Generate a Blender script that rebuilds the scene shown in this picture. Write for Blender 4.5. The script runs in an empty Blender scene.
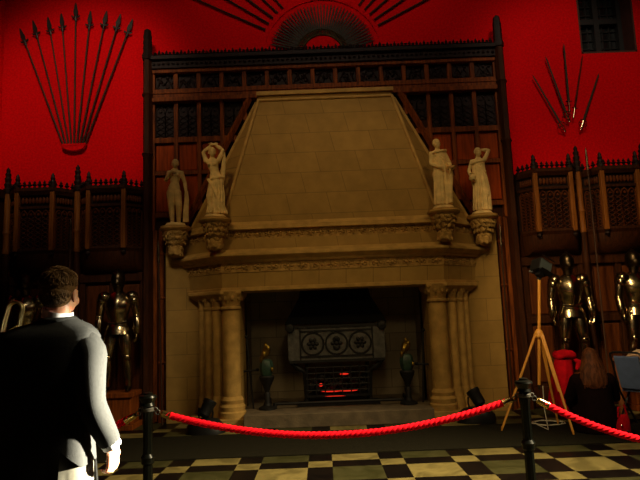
import bpy, math, random
from mathutils import Vector, Matrix, Euler
random.seed(7)
R = math.radians
S = bpy.context.scene
COL = S.collection
PI = math.pi

# ------------------------------------------------------------------ materials
def mat(name, col, rough=0.6, metal=0.0, noise=0.0, nscale=8.0, bump=0.0, bscale=40.0, spec=0.5, emit=None, estr=0.0, col2=None, sheen=0.0, stretch=None):
    m = bpy.data.materials.new(name); m.use_nodes = True
    nt = m.node_tree; b = nt.nodes['Principled BSDF']
    b.inputs['Base Color'].default_value = (*col, 1)
    b.inputs['Roughness'].default_value = rough
    b.inputs['Metallic'].default_value = metal
    b.inputs['Specular IOR Level'].default_value = spec
    if sheen: b.inputs['Sheen Weight'].default_value = sheen
    tc = nt.nodes.new('ShaderNodeTexCoord')
    src = tc.outputs['Object']
    if stretch:
        mp = nt.nodes.new('ShaderNodeMapping'); mp.inputs['Scale'].default_value = stretch
        nt.links.new(src, mp.inputs['Vector']); src = mp.outputs['Vector']
    if noise > 0 or col2:
        n = nt.nodes.new('ShaderNodeTexNoise'); n.inputs['Scale'].default_value = nscale
        n.inputs['Detail'].default_value = 5
        nt.links.new(src, n.inputs['Vector'])
        r = nt.nodes.new('ShaderNodeValToRGB')
        lo = col2 if col2 else tuple(c * (1 - noise) for c in col)
        hi = tuple(min(1, c * (1 + noise)) for c in col) if not col2 else col
        r.color_ramp.elements[0].color = (*lo, 1); r.color_ramp.elements[1].color = (*hi, 1)
        r.color_ramp.elements[0].position = 0.35; r.color_ramp.elements[1].position = 0.65
        nt.links.new(n.outputs['Fac'], r.inputs['Fac'])
        nt.links.new(r.outputs['Color'], b.inputs['Base Color'])
    if bump > 0:
        n2 = nt.nodes.new('ShaderNodeTexNoise'); n2.inputs['Scale'].default_value = bscale; n2.inputs['Detail'].default_value = 4
        nt.links.new(src, n2.inputs['Vector'])
        bp = nt.nodes.new('ShaderNodeBump'); bp.inputs['Strength'].default_value = bump; bp.inputs['Distance'].default_value = 0.02
        nt.links.new(n2.outputs['Fac'], bp.inputs['Height']); nt.links.new(bp.outputs['Normal'], b.inputs['Normal'])
    if emit:
        b.inputs['Emission Color'].default_value = (*emit, 1); b.inputs['Emission Strength'].default_value = estr
    return m

def ashlar_mat(name, c1, c2, mortar, bw, bh, rough=0.85):
    m = bpy.data.materials.new(name); m.use_nodes = True
    nt = m.node_tree; b = nt.nodes['Principled BSDF']; b.inputs['Roughness'].default_value = rough
    b.inputs['Specular IOR Level'].default_value = 0.2
    tc = nt.nodes.new('ShaderNodeTexCoord'); sp = nt.nodes.new('ShaderNodeSeparateXYZ'); cb = nt.nodes.new('ShaderNodeCombineXYZ')
    nt.links.new(tc.outputs['Object'], sp.inputs[0])
    ad = nt.nodes.new('ShaderNodeMath'); ad.operation = 'ADD'
    nt.links.new(sp.outputs['X'], ad.inputs[0]); nt.links.new(sp.outputs['Y'], ad.inputs[1])
    nt.links.new(ad.outputs[0], cb.inputs['X']); nt.links.new(sp.outputs['Z'], cb.inputs['Y'])
    br = nt.nodes.new('ShaderNodeTexBrick')
    br.inputs['Color1'].default_value = (*c1, 1); br.inputs['Color2'].default_value = (*c2, 1); br.inputs['Mortar'].default_value = (*mortar, 1)
    br.inputs['Scale'].default_value = 1.0; br.inputs['Mortar Size'].default_value = 0.006; br.inputs['Mortar Smooth'].default_value = 0.3
    br.inputs['Brick Width'].default_value = bw; br.inputs['Row Height'].default_value = bh
    nt.links.new(cb.outputs[0], br.inputs['Vector'])
    n = nt.nodes.new('ShaderNodeTexNoise'); n.inputs['Scale'].default_value = 5; n.inputs['Detail'].default_value = 6
    nt.links.new(tc.outputs['Object'], n.inputs['Vector'])
    mx = nt.nodes.new('ShaderNodeMix'); mx.data_type = 'RGBA'; mx.blend_type = 'MULTIPLY'; mx.inputs['Factor'].default_value = 0.45
    nt.links.new(br.outputs['Color'], mx.inputs[6]); nt.links.new(n.outputs['Fac'], mx.inputs[7])
    nt.links.new(mx.outputs[2], b.inputs['Base Color'])
    bp = nt.nodes.new('ShaderNodeBump'); bp.inputs['Strength'].default_value = 0.25; bp.inputs['Distance'].default_value = 0.02
    nt.links.new(n.outputs['Fac'], bp.inputs['Height']); nt.links.new(bp.outputs['Normal'], b.inputs['Normal'])
    return m

TILE, TX0, TY0 = 0.25, 0.04, 5.66     # tile module and the near left corner of one olive square
def floor_mat():
    m = bpy.data.materials.new('marble_floor'); m.use_nodes = True
    nt = m.node_tree; b = nt.nodes['Principled BSDF']; b.inputs['Roughness'].default_value = 0.42; b.inputs['Specular IOR Level'].default_value = .1
    L = nt.links.new
    tc = nt.nodes.new('ShaderNodeTexCoord'); sp = nt.nodes.new('ShaderNodeSeparateXYZ'); L(tc.outputs['Object'], sp.inputs[0])
    def M(op, a, v=None, c=None):
        n = nt.nodes.new('ShaderNodeMath'); n.operation = op
        for i, x in enumerate((a, v, c)):
            if x is None: continue
            if isinstance(x, (int, float)): n.inputs[i].default_value = x
            else: L(x, n.inputs[i])
        return n.outputs[0]
    def axis(o, o0):
        u = M('DIVIDE', M('SUBTRACT', o, o0 - 300 * TILE), TILE)
        fr = M('FLOORED_MODULO', u, 3.0)
        narrow = M('GREATER_THAN', fr, 2.0)
        idx = M('FLOOR', M('DIVIDE', u, 3.0))
        return narrow, idx, u
    nx, ix, ux = axis(sp.outputs['X'], TX0); ny, iy, uy = axis(sp.outputs['Y'], TY0)
    par = M('FLOORED_MODULO', M('ADD', ix, iy), 2.0)
    both = M('MULTIPLY', nx, ny); one = M('SUBTRACT', M('ADD', nx, ny), M('MULTIPLY', both, 2.0))
    ns = nt.nodes.new('ShaderNodeTexNoise'); ns.inputs['Scale'].default_value = 3.5; ns.inputs['Detail'].default_value = 8; ns.inputs['Distortion'].default_value = 1.2
    L(tc.outputs['Object'], ns.inputs['Vector'])
    def ramp(c1, c2):
        r = nt.nodes.new('ShaderNodeValToRGB'); r.color_ramp.elements[0].color = (*c1, 1); r.color_ramp.elements[1].color = (*c2, 1)
        r.color_ramp.elements[0].position = .38; r.color_ramp.elements[1].position = .6
        L(ns.outputs['Fac'], r.inputs['Fac']); return r.outputs['Color']
    cream = ramp((.11, .085, .028), (.20, .155, .052)); olive = ramp((.030, .028, .009), (.050, .046, .017)); black = ramp((.003, .002, .002), (.006, .004, .003))
    def mix(f, a, c):
        x = nt.nodes.new('ShaderNodeMix'); x.data_type = 'RGBA'
        L(f, x.inputs['Factor']); L(a, x.inputs[6]); L(c, x.inputs[7]); return x.outputs[2]
    c = mix(par, olive, cream); c = mix(one, c, black); c = mix(both, c, cream)
    L(c, b.inputs['Base Color'])
    return m

M_red = mat('red_wall_cloth', (.78, .0015, .003), .9, noise=.12, nscale=30, bump=.1, bscale=120, spec=.1)
M_wood = mat('dark_oak', (.055, .014, .002), .65, col2=(.026, .007, .001), nscale=6, bump=.15, bscale=30, stretch=(6, 6, .7), spec=.12)
M_woodL = mat('brown_oak', (.27, .062, .006), .6, col2=(.10, .023, .003), nscale=5, bump=.12, bscale=30, stretch=(6, 6, .6), spec=.14)
M_panel = mat('red_brown_panel', (.40, .055, .003), .6, col2=(.22, .034, .002), nscale=5, bump=.12, bscale=30, stretch=(6, 6, .6), spec=.1)
M_woodM = mat('mid_oak', (.12, .029, .003), .6, col2=(.06, .014, .002), nscale=5, bump=.12, bscale=30, stretch=(6, 6, .6), spec=.12)
M_woodP = mat('lit_post_oak', (.27, .085, .010), .55, col2=(.16, .048, .006), nscale=5, bump=.12, bscale=30, stretch=(6, 6, .6), spec=.15)  # oak of the lit posts, with the light put into its colour
M_carve = mat('carved_black_oak', (.016, .006, .003), .6, noise=.4, nscale=20, spec=.2)
M_stone = ashlar_mat('ashlar_sandstone', (.46, .27, .068), (.41, .24, .060), (.29, .17, .045), .62, .34)
M_trim = mat('carved_sandstone', (.48, .285, .078), .85, noise=.16, nscale=7, bump=.3, bscale=35, spec=.2)
M_frieze = mat('frieze_sandstone', (.38, .22, .06), .85, noise=.25, nscale=14, bump=.3, bscale=45, spec=.2)
M_statue = mat('statue_stone', (.76, .54, .22), .8, noise=.18, nscale=9, bump=.2, bscale=40, spec=.25)
M_soot = ashlar_mat('sooty_stone', (.36, .29, .18), (.29, .23, .145), (.15, .12, .08), .55, .3, .95)
M_hearth = mat('hearth_stone', (.12, .085, .045), .85, noise=.25, nscale=6, bump=.2)
M_sootiron = mat('sooty_iron', (.003, .0028, .0025), .9, 0, spec=.1)
M_iron = mat('cast_iron', (.008, .007, .006), .6, .3, noise=.3, nscale=12, bump=.25, bscale=30)
M_ironL = mat('worn_iron', (.10, .095, .085), .55, .4, noise=.35, nscale=10, bump=.2, bscale=30)
M_ember = mat('glowing_embers', (.05, .01, .005), .9, emit=(1, .03, .012), estr=.85)
M_coal = mat('coal', (.012, .010, .009), .8, noise=.5, nscale=20)
M_gold = mat('gilt_brass', (.30, .19, .03), .4, 1.0, noise=.2, nscale=20)
M_green = mat('green_enamel', (.02, .05, .032), .5, .1, noise=.3, nscale=18)
M_steel = mat('armour_steel', (.42, .32, .18), .22, 1.0, noise=.25, nscale=9, bump=.08, bscale=20)
M_steelD = mat('dark_steel', (.08, .055, .03), .34, 1.0, noise=.3, nscale=10)
M_blade = mat('sword_steel', (.035, .022, .009), .7, .3, noise=.3, nscale=10)
M_shaft = mat('spear_shaft', (.045, .018, .007), .6, spec=.2, noise=.3, nscale=9, stretch=(8, 8, .6))
M_hilt = mat('old_hilt_brass', (.09, .06, .02), .5, .6, noise=.5, nscale=14)
M_head = mat('spear_iron', (.030, .022, .017), .5, .6, noise=.3)
M_post = mat('stanchion_black', (.004, .005, .004), .3, .0, noise=.2, nscale=30, spec=.25)
M_rope = mat('red_rope', (.88, .004, .018), .85, noise=.1, nscale=60, spec=.1)
M_brass = mat('polished_brass', (.78, .55, .20), .25, 1.0)
M_tube = mat('satin_brass_tube', (.60, .50, .25), .3, 1.0)
M_tripod = mat('varnished_pine', (.78, .36, .055), .4, col2=(.62, .26, .035), nscale=6, stretch=(9, 9, .8))
M_black = mat('black_metal', (.012, .012, .012), .4, .4)
M_lens = mat('lamp_glass', (.05, .06, .06), .1, .0, spec=.8)
M_carpet = mat('dark_runner', (.013, .011, .006), .95, noise=.35, nscale=60, bump=.4, bscale=200, spec=.05)
M_navy = mat('navy_wool', (.024, .024, .024), .9, noise=.12, nscale=90, bump=.15, bscale=300, spec=.05)
M_trouser = mat('grey_wool', (.085, .078, .062), .85, noise=.12, nscale=60, spec=.1)
M_shirt = mat('white_cotton', (.72, .72, .78), .8)
M_skin = mat('skin', (.36, .17, .10), .5, noise=.08, nscale=20, spec=.3)
_b = M_skin.node_tree.nodes['Principled BSDF']; _b.inputs['Subsurface Weight'].default_value = .35; _b.inputs['Subsurface Radius'].default_value = (1, .25, .12); _b.inputs['Subsurface Scale'].default_value = .02
M_hair = mat('brown_hair', (.095, .048, .014), .65, noise=.22, nscale=30, spec=.2, bump=.2, bscale=60)
M_hairW = mat('auburn_hair', (.075, .022, .006), .6, spec=.15, noise=.5, nscale=40, bump=.6, bscale=60, stretch=(1, 1, .12))
M_button = mat('horn_button', (.30, .26, .18), .3)
M_coat = mat('maroon_black_coat', (.008, .003, .003), .9, noise=.2, nscale=25, spec=.05)
M_redcl = mat('red_velvet', (.45, .002, .008), .85, noise=.2, nscale=14, spec=.1)
M_blue = mat('slate_blue_vinyl', (.085, .12, .23), .6, noise=.1, nscale=10, spec=.2)
M_cloth = mat('cream_cloth', (.62, .43, .27), .85, noise=.1)
M_table = mat('table_wood', (.30, .10, .03), .5, noise=.2, nscale=7, stretch=(1, 8, 8))
M_tan = mat('tan_canvas', (.45, .36, .19), .8)
M_yel = mat('yellow_stripe', (.75, .55, .10), .8)
M_gstr = mat('green_canvas', (.16, .24, .13), .8, noise=.15)
M_white = mat('white_painted', (.7, .7, .64), .5)
M_leather = mat('black_leather', (.012, .011, .010), .4)
M_glass = mat('dark_leaded_glass', (.012, .015, .014), .15, 0, noise=.5, nscale=6, spec=.6)
M_lead = mat('lead_cames', (.012, .010, .008), .6)
M_jambw = mat('window_reveal', (.075, .020, .010), .8, noise=.2)
M_cord = mat('white_cord', (.55, .5, .38), .6)
M_ceil = mat('dark_roof_timber', (.05, .025, .012), .8, noise=.3, nscale=3)
M_floor = floor_mat()

# ------------------------------------------------------------------ mesh builder
class MB:
    def __init__(s): s.v = []; s.f = []; s.mi = []; s.m = 0; s.X = None
    def add(s, vs, fs):
        o = len(s.v)
        for p in vs:
            p = Vector(p)
            s.v.append(s.X @ p if s.X else p)
        for f in fs: s.f.append([o + i for i in f]); s.mi.append(s.m)
    def box(s, x0, x1, y0, y1, z0, z1):
        s.add([(x0,y0,z0),(x1,y0,z0),(x1,y1,z0),(x0,y1,z0),(x0,y0,z1),(x1,y0,z1),(x1,y1,z1),(x0,y1,z1)],
              [(0,3,2,1),(4,5,6,7),(0,1,5,4),(1,2,6,5),(2,3,7,6),(3,0,4,7)])
    def cbox(s, c, size, rot=None):
        a, b, d = [k / 2 for k in size]; Q = rot if rot else Matrix.Identity(3); c = Vector(c)
        vs = [c + Q @ Vector(p) for p in [(-a,-b,-d),(a,-b,-d),(a,b,-d),(-a,b,-d),(-a,-b,d),(a,-b,d),(a,b,d),(-a,b,d)]]
        s.add(vs, [(0,3,2,1),(4,5,6,7),(0,1,5,4),(1,2,6,5),(2,3,7,6),(3,0,4,7)])
    def rings(s, rs, closed=True, caps=True):
        n = len(rs[0]); vs = [p for r in rs for p in r]; fs = []
        for i in range(len(rs) - 1):
            for k in range(n if closed else n - 1):
                a = i * n + k; b = i * n + (k + 1) % n
                fs.append((a, b, b + n, a + n))
        if caps and closed:
            fs.append(tuple(range(n - 1, -1, -1))); e = (len(rs) - 1) * n; fs.append(tuple(range(e, e + n)))
        s.add(vs, fs)
    def tube(s, pts, r, n=8, flat=None, caps=True, round_=False):
        pts = [Vector(p) for p in pts]; k = len(pts)
        rr = list(r) if isinstance(r, (list, tuple)) else [r] * k
        if round_:
            d0 = (pts[0] - pts[1]).normalized(); d1 = (pts[-1] - pts[-2]).normalized()
            p0, p1, a, b = pts[0], pts[-1], rr[0], rr[-1]
            pts = [p0 + d0 * a * .95, p0 + d0 * a * .7] + pts + [p1 + d1 * b * .7, p1 + d1 * b * .95]
            rr = [a * .3, a * .72] + rr + [b * .72, b * .3]; k += 4
        t0 = (pts[1] - pts[0]).normalized()
        up = Vector((0, 0, 1)) if abs(t0.z) < .9 else Vector((0, 1, 0))
        u = t0.cross(up).normalized(); out = []
        for i in range(k):
            t = (pts[min(i + 1, k - 1)] - pts[max(i - 1, 0)])
            t = t.normalized() if t.length > 1e-9 else t0
            u = (u - t * u.dot(t)); u = u.normalized() if u.length > 1e-6 else t.orthogonal().normalized()
            w = t.cross(u)
            out.append([pts[i] + (u * math.cos(2*PI*j/n) + w * math.sin(2*PI*j/n) * (flat or 1)) * rr[i] for j in range(n)])
        s.rings(out, caps=caps)
    def lathe(s, prof, c=(0,0,0), n=16, rot=None, rip=0, ripn=8):
        c = Vector(c); out = []
        for r, z in prof:
            ring = []
            for j in range(n):
                a = 2*PI*j/n; q = r * (1 + rip * math.cos(ripn * a))
                p = Vector((q * math.cos(a), q * math.sin(a), z))
                ring.append(c + (rot @ p if rot else p))
            out.append(ring)
        s.rings(out)
    def ell(s, c, r, n=12, m=8, rot=None):
        if isinstance(r, (int, float)): r = (r, r, r)
        c = Vector(c); out = []
        for i in range(m + 1):
            ph = -PI/2 + PI * (i + (.25 if i == 0 else -.25 if i == m else 0)) / m
            ring = []
            for j in range(n):
                a = 2*PI*j/n
                p = Vector((r[0]*math.cos(ph)*math.cos(a), r[1]*math.cos(ph)*math.sin(a), r[2]*math.sin(ph)))
                ring.append(c + (rot @ p if rot else p))
            out.append(ring)
        s.rings(out)
    def prism(s, poly, y0, y1):                       # outline in x,z pushed along y
        n = len(poly)
        s.add([(x, y0, z) for x, z in poly] + [(x, y1, z) for x, z in poly],
              [tuple(range(n)), tuple(range(2*n-1, n-1, -1))] + [(i, i+n, (i+1) % n + n, (i+1) % n) for i in range(n)])
    def slab(s, poly, z0, z1, poly2=None):            # outline in x,y pushed along z
        q = poly2 or poly
        s.rings([[(x, y, z0) for x, y in poly], [(x, y, z1) for x, y in q]])
    def build(s, name, ma, parent=None, loc=None, smooth=35, bevel=0, remesh=0, subsurf=0, relax=0):
        me = bpy.data.meshes.new(name); me.from_pydata([tuple(p) for p in s.v], [], s.f)
        mats = ma if isinstance(ma, (list, tuple)) else [ma]
        for q in mats: me.materials.append(q)
        if len(mats) > 1: me.polygons.foreach_set('material_index', s.mi)
        me.update()
        o = bpy.data.objects.new(name, me); COL.objects.link(o)
        if remesh:
            md = o.modifiers.new('r', 'REMESH'); md.mode = 'VOXEL'; md.voxel_size = remesh
            if relax:
                sm = o.modifiers.new('s', 'SMOOTH'); sm.factor = .5; sm.iterations = relax
        if subsurf:
            md = o.modifiers.new('ss', 'SUBSURF'); md.levels = md.render_levels = subsurf
        if remesh or subsurf:
            dg = bpy.context.evaluated_depsgraph_get(); dg.update()
            me2 = bpy.data.meshes.new_from_object(o.evaluated_get(dg)); o.modifiers.clear(); o.data = me2; bpy.data.meshes.remove(me); me = me2; me.name = name
            smooth = 180 if remesh or subsurf else smooth
        if smooth:
            me.polygons.foreach_set('use_smooth', [True] * len(me.polygons))
            if smooth < 180: me.set_sharp_from_angle(angle=R(smooth))
        if bevel:
            md = o.modifiers.new('b', 'BEVEL'); md.width = bevel; md.segments = 2; md.limit_method = 'ANGLE'; md.angle_limit = R(40)
        if parent: o.parent = parent
        if loc: o.location = loc
        return o

def tag(o, label, cat, group=None, kind=None):
    o['label'] = label; o['category'] = cat
    if group: o['group'] = group
    if kind: o['kind'] = kind
    return o
def thing(name, label, cat, loc=(0,0,0), rz=0, group=None):
    o = bpy.data.objects.new(name, None); COL.objects.link(o); o.location = loc; o.rotation_euler = (0, 0, rz)
    o.empty_display_size = .1
    return tag(o, label, cat, group)
def struct(o): o['kind'] = 'structure'; return o
def copy_tree(o, parent=None):
    c = o.copy(); COL.objects.link(c)
    if parent: c.parent = parent
    for ch in list(o.children): copy_tree(ch, c)
    return c
ORD = ['first','second','third','fourth','fifth','sixth','seventh','eighth','ninth','tenth','eleventh','twelfth','thirteenth','fourteenth',
       'fifteenth','sixteenth','seventeenth','eighteenth','nineteenth','twentieth']

# ------------------------------------------------------------------ the hall
XL, XR, YB, ZT = -5.32, 6.05, 9.5, 9.6
X0 = 0.17                                              # middle of the chimneypiece
b = MB(); b.box(XL-.2, XR+.2, -4, 10.3, -.12, 0); struct(b.build('floor', M_floor, smooth=0))
b = MB(); b.box(XL-.2, XL, -4, 10.3, 0, ZT); struct(b.build('wall_left', M_red, smooth=0))
b = MB(); b.box(XR, XR+.2, -4, 10.3, 0, ZT); struct(b.build('wall_right', M_red, smooth=0))
b = MB(); b.box(XL-.2, XR+.2, -4, 10.3, ZT, ZT+.15)
for k in range(5): b.box(XL, XR, -3+k*2.8, -2.7+k*2.8, ZT-.35, ZT)
struct(b.build('ceiling', M_ceil, smooth=0))
for nm, xa, xb in (('trim_1', XL, XL+.21), ('trim_2', XR-.05, XR)):
    b = MB(); b.box(xa, xb, -4, 9.5, 0, 3.72)
    for i in range(24):
        y = -3.9+i*.56; b.box(xa-(.02 if xa > 0 else 0), xb+(.02 if xa < 0 else 0), y, y+.09, .3, 3.6)
    b.box(xa-(.03 if xa > 0 else 0), xb+(.03 if xa < 0 else 0), -4, 9.5, 3.6, 3.74); struct(b.build(nm, M_wood, smooth=0))
b = MB(); b.box(5.33, XR-.05, 9.36, 9.5, 0, 3.72); b.box(5.33, XR-.05, 9.33, 9.5, 3.6, 3.74); struct(b.build('trim_3', M_wood, smooth=0))
b = MB()
WX0, WX1, WZ0, WZ1 = 4.60, 5.56, 5.81, 8.3
FX0, FX1, FZ = X0-1.46, X0+1.46, 2.05
def wb(x0, x1, z0, z1): b.box(x0, x1, YB, YB+.2, z0, z1)
wb(XL, FX0, 0, FZ); wb(FX1, XR, 0, FZ); wb(XL, XR, FZ, WZ0); wb(XL, WX0, WZ0, WZ1); wb(WX1, XR, WZ0, WZ1); wb(XL, XR, WZ1, ZT)
struct(b.build('wall_back', M_red, smooth=0))

# recessed leaded window high on the right
w = bpy.data.objects.new('window_1', None); COL.objects.link(w); w.location = ((WX0+WX1)/2, YB, 0); struct(w)
hw = (WX1-WX0)/2
b = MB()
b.box(-hw, -hw+.03, 0, .5, WZ0, WZ1); b.box(hw-.03, hw, 0, .5, WZ0, WZ1); b.box(-hw, hw, 0, .5, WZ0, WZ0+.03); b.box(-hw, hw, 0, .5, WZ1-.03, WZ1)
b.build('window_reveal', M_jambw, w, smooth=0)
b = MB(); b.box(-hw, hw, .46, .48, WZ0, WZ1); b.build('window_pane', M_glass, w, smooth=0)
b = MB()
for x in (-hw+.06, 0, hw-.06): b.box(x-.045, x+.045, .34, .45, WZ0+.03, WZ1-.03)
for z in (WZ0+.09, WZ0+.75, WZ0+1.4, WZ1-.1): b.box(-hw+.03, hw-.03, .35, .45, z-.05, z+.05)
b.build('window_frame', M_lead, w, smooth=0)
b = MB()
for k in range(-3, 4): b.box(k*.13-.008, k*.13+.008, .43, .46, WZ0, WZ1)
for k in range(15): b.box(-hw, hw, .43, .46, WZ0+.1+k*.16, WZ0+.116+k*.16)
b.build('lattice', M_lead, w, smooth=0)

b = MB(); b.box(XL+.24, XR-.08, 6.70, 8.02, 0, .012)
tag(b.build('carpet_runner', M_carpet, smooth=0), 'dark carpet runner laid across the hall in front of the hearth', 'carpet')

# ------------------------------------------------------------------ chimneypiece (local: x from its middle, y and z as in the hall)
FP = thing('fireplace', 'tall pale sandstone fireplace with sloping hood, carved friezes and column jambs', 'fireplace', (X0, 0, 0))
def plan(o, back=9.28):                                # canted mantel outline grown by o
    d = Vector((-.60, .50)).normalized(); n = Vector((-d.y, -d.x)) if False else Vector((-.50, -.60)).normalized()
    n = Vector((-.64, -.768)); c0 = n.x*-1.64 + n.y*8.6
    yf = 8.6 - o; xf = ((c0 + o) - n.y*yf) / n.x; xb = ((c0 + o) - n.y*9.1) / n.x
    return [(xb, back), (xb, 9.1), (xf, yf), (-xf, yf), (-xb, 9.1), (-xb, back)]
def band(mb, z0, z1, o0, o1=None): mb.slab(plan(o0), z0, z1, plan(o0 if o1 is None else o1))
# hood
b = MB()
pb = plan(-.03)
def hood(t, e=0.0):
    z = 2.95 + (5.04-2.95)*t
    a = [(pb[1][0]*(1-t) - 1.13*t, 9.28), (pb[1][0]*(1-t) - 1.13*t, 9.1*(1-t)+9.2*t), (pb[2][0]*(1-t) - 1.08*t, pb[2][1]*(1-t)+9.08*t)]
    return [(x, y, z) for x, y in a] + [(-x, y, z) for x, y in reversed(a)]
b.rings([hood(i/10) for i in range(11)])
b.rings([[(x, y, 5.04) for x, y, z in hood(1)], [(x, y, 5.11) for x, y, z in hood(1)]])
b.build('hood', M_stone, FP, smooth=0, bevel=.008)
b = MB()
for sgn in (-1, 1):                                    # roll moulding on each hip, cap fillet on top
    for e in (0, 2):
        k = 1 + (e > 0)
        b.tube([(sgn*abs(hood(i/6)[k][0])*1.0, hood(i/6)[k][1]-.006, hood(i/6)[k][2]) for i in range(7)], .028, 8)
b.box(-1.11, 1.11, 9.04, 9.28, 5.11, 5.17)
b.tube([(-1.09, 9.07, 5.03), (1.09, 9.07, 5.03)], .022, 8)
b.build('hood_moulding', M_trim, FP)
# mantel courses
b = MB()
band(b, 2.84, 2.90, .07, .05); band(b, 2.90, 2.97, .05, -.03); b.build('upper_cornice', M_trim, FP, smooth=0, bevel=.01)
def carve(mb, z0, z1, off, step=.17):
    p = plan(off); pts = [Vector((*q, 0)) for q in p[1:5]]
    for i in range(3):
        a, c = pts[i], pts[i+1]; L = (c-a).length; n = max(1, round(L/step)); t = (c-a).normalized(); nn = Vector((t.y, -t.x, 0))
        ang = Matrix(((t.x, -nn.x, 0), (t.y, -nn.y, 0), (0, 0, 1))).transposed().transposed()
        for k in range(n):
            q = a + t*(L*(k+.5)/n); zc = (z0+z1)/2; h = (z1-z0)/2; st = L/n
            Q = Matrix.Rotation(math.atan2(t.y, t.x), 3, 'Z')
            mb.ell(q + Vector((0,0,zc)), (st*.16, .03, h*.42), 8, 6, Q)
            for a2 in range(5):
                th = a2*2*PI/5 + .6*(k % 2)
                mb.ell(q + t*(st*.27*math.cos(th)) + Vector((0,0,zc+h*.55*math.sin(th))), (st*.13, .022, h*.26), 7, 5, Q @ Matrix.Rotation(th, 3, 'Y'))
            e = q + t*(st*.5); mb.ell(e + Vector((0,0,zc)), (st*.05, .016, h*.7), 6, 5, Q)
b = MB(); band(b, 2.70, 2.84, .0); carve(b, 2.71, 2.83, 0, .155); b.build('frieze', M_frieze, FP)
b = MB(); band(b, 2.55, 2.70, .02, .0); b.build('plain_course', M_stone, FP, smooth=0)
b = MB(); band(b, 2.35, 2.39, .05, .07); band(b, 2.39, 2.44, .07, .15); band(b, 2.44, 2.485, .16, .16); band(b, 2.485, 2.55, .14, .03)
b.build('cornice', M_trim, FP, smooth=0, bevel=.01)
b = MB(); band(b, 2.21, 2.35, .01); carve(b, 2.22, 2.34, .01, .22); b.build('frieze', M_frieze, FP)
# flat arch of long voussoirs
b = MB(); band(b, 1.99, 2.21, -.01, .0); b.build('lintel', ashlar_mat('voussoir_stone', (.47,.28,.07), (.43,.255,.064), (.26,.155,.04), .40, .6), FP, smooth=0, bevel=.006)
b = MB(); band(b, 1.93, 1.99, .015, .025); b.build('lintel_moulding', M_trim, FP, smooth=0, bevel=.008)
# flat side walls and canted jamb cores
for sg in (-1, 1):
    b = MB(); xs = sorted((sg*1.75, sg*2.60)); b.box(xs[0], xs[1], 9.1, 9.42, 0, 2.96); b.build('side_pier', M_stone, FP, smooth=0)
    b = MB(); q = [(sg*1.40, 9.5), (sg*1.40, 8.74), (sg*1.62, 8.74), (sg*2.06, 9.1), (sg*2.06, 9.4)]
    b.slab(q if sg < 0 else q[::-1], 0, 1.95); b.build('jamb', M_stone, FP, smooth=0)
    for (cx, cy, r, big) in ((1.535, 8.72, .13, 1), (1.76, 8.81, .072, 0), (1.90, 8.92, .07, 0), (2.02, 9.02, .05, 0)):
        c = thing('x', '', '') if False else None
        cb_ = MB(); cb_.lathe([(r, .42), (r, 1.70)], (sg*cx, cy, 0), 20)
        shaft = cb_.build('column', M_trim, FP)
        k = MB(); k.lathe([(r*1.55, .0), (r*1.55, .20), (r*1.4, .22), (r*1.45, .28), (r*1.2, .32), (r*1.28, .37), (r*1.05, .42)], (sg*cx, cy, 0), 20)
        k.build('column_base', M_trim, shaft)
        k = MB(); k.lathe([(r*1.02, 1.66), (r*1.22, 1.68), (r*1.22, 1.70), (r*1.0, 1.72), (r*1.15, 1.80), (r*1.45, 1.88), (r*1.5, 1.93)], (sg*cx, cy, 0), 20)
        for j in range(10):
            a = j*2*PI/10; k.ell((sg*cx+r*1.28*math.cos(a), cy+r*1.28*math.sin(a), 1.84), (r*.22, r*.22, .045), 6, 5)
        k.build('capital', M_frieze, shaft)
    b = MB()
    q0 = [(sg*1.36, 9.3), (sg*1.36, 8.56), (sg*1.66, 8.54), (sg*2.24, 9.02), (sg*2.24, 9.3)]
    q1 = [(sg*1.41, 9.3), (sg*1.41, 8.62), (sg*1.64, 8.62), (sg*2.12, 9.04), (sg*2.12, 9.3)]
    if sg > 0: q0 = q0[::-1]; q1 = q1[::-1]
    b.slab(q1, 1.82, 1.90, q0); b.slab(q0, 1.90, 1.95)
    b.build('abacus', M_trim, FP, smooth=0, bevel=.008)
    b = MB(); q2 = [(sg*1.34, 9.3), (sg*1.34, 8.5), (sg*1.68, 8.5), (sg*2.2, 8.95), (sg*2.2, 9.3)]
    b.slab(q2 if sg < 0 else q2[::-1], 0, .12); b.build('jamb_plinth', M_trim, FP, smooth=0, bevel=.01)
# fire chamber and hearth
b = MB(); b.box(-1.45, 1.45, 10.05, 10.15, 0, 2.6); b.box(-1.45, -1.40, 9.3, 10.1, 0, 2.6); b.box(1.40, 1.45, 9.3, 10.1, 0, 2.6); b.box(-1.45, 1.45, 9.3, 10.1, 2.0, 2.1)
b.build('fire_chamber', M_soot, FP, smooth=0)
b = MB(); b.box(-1.33, 1.33, 8.36, 10.05, 0, .19); b.box(-1.40, 1.40, 8.76, 10.05, 0, .185); b.build('hearth_slab', M_hearth, FP, smooth=0, bevel=.01)
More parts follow.
